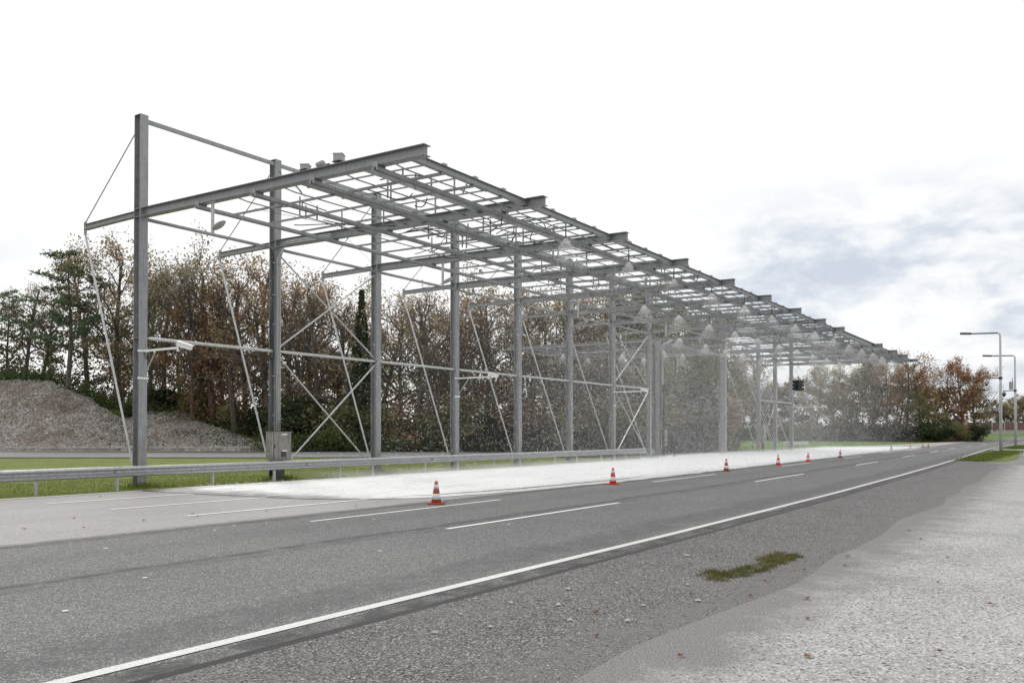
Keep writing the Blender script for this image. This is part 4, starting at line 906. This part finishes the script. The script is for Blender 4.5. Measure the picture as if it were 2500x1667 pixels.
bpy.data.objects['grass_tuft']['category'] = 'grass tuft'
mt, t, b = mat('moss', rough=1); q = NT(t); c = q.mix(q.range(q.noise(22, 4, .7), .4, .6), (.06, .07, .025), (.17, .10, .06)); col_to(t, b, c, q.bump(q.noise(40, 3), .8, .02))
def patch(name, cx_, cy_, rx, ry, m_, z, seed, label=None):
    rows = []
    for i in range(9):
        rr_ = i/8; rows.append([])
        for k in range(41):
            a = k/40*2*math.pi; s_ = 1+.35*noise.noise(Vector((math.cos(a)*1.6, math.sin(a)*1.6, seed))); x = cx_+rx*rr_*s_*math.cos(a); y = cy_+ry*rr_*s_*math.sin(a); rows[-1].append((x, y, x, y))
    return sheet(name, rows, z, m_, label=label)
#p_ = patch('moss_patch', 12.2, 3.97, 1.5, .30, mt, -.014, 2)
patch('grass_strip', 84, 6.6, 21, 1.15, M['grass_ground'], .0, 5); patch('grass_strip', 74, 5.2, 11, .8, M['grass_ground'], .002, 8); patch('grass_strip', 131, 7.2, 14, 1.6, M['grass_ground'], .0, 9)
def ps(rr):
    return 84+rr.uniform(-18, 18), 6.6+rr.gauss(0, .5)
blades('grass', 9000, ps, .08, .22, M['blade_lush'], 'grass on the strip at the foot of the nearer street lamp', .03)
blades('grass', 5000, lambda rr: (131+rr.uniform(-12, 12), 7.2+rr.gauss(0, .6)), .10, .3, M['blade_lush'], 'grass on the strip at the foot of the farther street lamp', .04)
# ---------------------------------------------------------------- fallen leaves
ml, t, b = mat('dry_leaf', rough=.8); q = NT(t); c = q.mix(q.range(q.noise(20, 2), .4, .6), (.22, .085, .035), (.34, .18, .10)); col_to(t, b, c)
LV = [(8.05, 4.35), (9.6, 3.9), (7.15, 3.85), (11.9, 4.85), (9.35, 4.6), (12.2, 3.3), (10.1, 2.7), (13.9, 3.1), (9.0, 2.4), (16.9, 2.5), (11.0, 3.45), (12.9, 2.9), (8.3, 1.1), (10.9, .9), (14.6, 1.8), (9.9, 3.3), (18.2, 2.9), (6.9, 2.9), (7.5, 2.0), (12.1, 1.6), (9.4, 16.6), (10.9, 16.9), (12.1, 16.7), (12.4, 17.3), (10.3, 18.6), (16.0, 15.6), (17.2, 15.9), (8.6, 17.3), (14.2, 24.2), (13.8, 16.4)]
rl = random.Random(9)
for (x, y) in LV:
    s_ = rl.uniform(.028, .05); a = rl.uniform(0, 6.28); mb = MB(); pts = []
    for k in range(10):
        t_ = k/10*6.283; rr_ = s_*(1 if k % 2 else .62)*(1.25 if k == 0 else 1); pts.append((rr_*math.cos(t_)*1.25, rr_*math.sin(t_)*.8, .008+.016*abs(math.sin(t_*1.5+a))))
    mb.add([(0, 0, .006)]+pts, [(0, k+1, (k+1) % 10+1) for k in range(10)]); o = mb.build('fallen_leaf', ml); o.location = (x, y, .008 if y > 15 else -.016); o.rotation_euler = (0, 0, a)
    LO.append((o, x, y, ('curled dry leaf on the pale track' if y > 15 else 'curled dry leaf on the concrete' if y < 3.4 else 'curled dry leaf on the dark gravel'), 'fallen leaf', 'dry leaves lying on the ground'))
# fallen log and stump at the wood edge
for (px, dd, ln, up, lb) in ((170, 105.5, 2.0, .12, 'pale fallen log lying at the top of the gravel bank'), (430, 104.8, 1.4, 1.25, 'short pale broken stump leaning at the wood edge behind the bank')):
    x, y = W(px, dd); z = terr(x, y); mb = MB(); mb.tube([(0, 0, .1), (ln*.45*(1 if up < 1 else .25), -ln*.3*(1 if up < 1 else .1), .18+up*.5), (ln*.9*(1 if up < 1 else .25), -ln*.6*(1 if up < 1 else .1), .1+up)], [.13, .11, .08], 8)
    o = mb.build('fallen_log', M['bark_pale'], smooth=True); o.location = (x, y, z); tag(o, lb, 'log')
# ---------------------------------------------------------------- water in the air
r = random.Random(17)
def drops(mb, c, s_, st_=1.8):
    x, y, z = c; h = s_*st_
    mb.add([(x+s_, y, z), (x-s_*.5, y+s_*.87, z), (x-s_*.5, y-s_*.87, z), (x, y, z+h), (x, y, z-h)], [(0, 1, 3), (1, 2, 3), (2, 0, 3), (1, 0, 4), (2, 1, 4), (0, 2, 4)])
mb = MB()
for i in range(120000):
    x = 21+77*r.random()**.9
    if r.random() > sstep(18, 34, x)+.12: continue
    y = r.uniform(14.2, 27.3); z = r.uniform(.03, 9.1)
    if r.random() > .45+1.6*noise.noise(Vector((x*.22+z*.08, y*.3, z*.10))): continue
    drops(mb, (x, y, z), .0068+.008*r.random()**2+.00002*x)
for i in range(16000):
    drops(mb, (r.uniform(64, 80), r.uniform(27, 44), r.uniform(.03, 9.2)), .009+.006*r.random())
o = mb.build('water_droplets', M['drop']); tag(o, 'falling white water droplets filling the air under the canopy', 'water droplets', None, 'stuff')
# splash crown hugging the ground
mb = MB()
for i in range(26000):
    x = 18.5+70*r.random()**1.3; a, e_ = wet_near(x)+.35, 25.7
    y = r.uniform(a, e_)+cv(x); drops(mb, (x, y, .02+abs(r.gauss(0, .05))), .006+.006*r.random()+.00005*x, 1.1)
o = mb.build('splash_droplets', M['drop']); tag(o, 'low white splashes leaping from the flooded track surface', 'water splashes', None, 'stuff')
# cones of spray under the nozzles
pm = []
for v in range(3):
    mb = MB(); rr = random.Random(90+v)
    for i in range(3600):
        z = -1.35*rr.random()**1.1; rad = (.04+.72*min(1.3, abs(z)/.8)**.85)*math.sqrt(rr.uniform(.05, 1.)); a = rr.uniform(0, 6.28)
        if rr.random() < (abs(z)/1.45)**.7: continue
        dr_ = z*z*(.12+.1*v); rag = .75+.35*noise.noise(Vector((math.cos(a)*2, math.sin(a)*2, v*5)))
        drops(mb, (rad*math.cos(a)*rag+dr_, rad*math.sin(a)*rag, z), .006+.006*rr.random(), 1.5)
    me = bpy.data.meshes.new('spray_plume'); me.from_pydata(mb.v, [], mb.f); me.materials.append(M['drop']); pm.append(me)
rown = {15.85: 'front edge row', 20.5: 'middle row', 25.4: 'row by the columns', 30.2: 'first row over the branch road', 34.9: 'second row over the branch road', 39.5: 'rearmost row'}
rc = {}
for i, (x, y) in enumerate(PL):
    rc[y] = rc.get(y, 0)+1
    o = bpy.data.objects.new('spray_plume', pm[i % 3]); col.objects.link(o); o.location = (x, y, 9.04); o.rotation_euler = (0, 0, r.uniform(0, 6)); s_ = r.uniform(.8, 1.2)*(1 if x > 40 else .8); o.scale = (s_, s_, s_*r.uniform(.8, 1.15))
    tag(o, f'white cone of spray, {ORD[rc[y]-1]} from the left in the {rown[y]}', 'water spray', 'cones of spray under the nozzles')
def vol(name, x0, x1, y0, y1, z0_, z1_, dens, label):
    mb = MB(); mb.box(((x0+x1)/2, (y0+y1)/2, (z0_+z1_)/2), (x1-x0, y1-y0, z1_-z0_)); o = mb.build(name, volmat(name, dens)); tag(o, label, 'mist', None, 'stuff'); return o
vol('spray_mist', 46, 98, 15.0, 27.2, .05, 8.9, .0042, 'fine mist of spray hanging under the far half of the canopy')
vol('spray_mist', 25, 45.9, 15.4, 26.9, .05, 8.8, .0016, 'thin mist of spray hanging under the near half of the canopy')
vol('spray_mist', 64.5, 79, 27.6, 43.8, .05, 9.2, .006, 'fine mist of spray hanging over the branch road')
vol('ground_mist', 24, 110, 15.9, 27.0, .03, .32, .07, 'low white mist lying on the flooded track')

# small things on the ground: labels by their order across the view
ORDX = ORD+['seventeenth', 'eighteenth', 'nineteenth', 'twentieth']
for lb in sorted({a[3] for a in LO}):
    for i, (o, x, y, _, ct, gr) in enumerate(sorted([a for a in LO if a[3] == lb], key=lambda a: pix(a[1], a[2]))):
        tag(o, f'{lb}, {ORDX[i]} from the left', ct, gr)
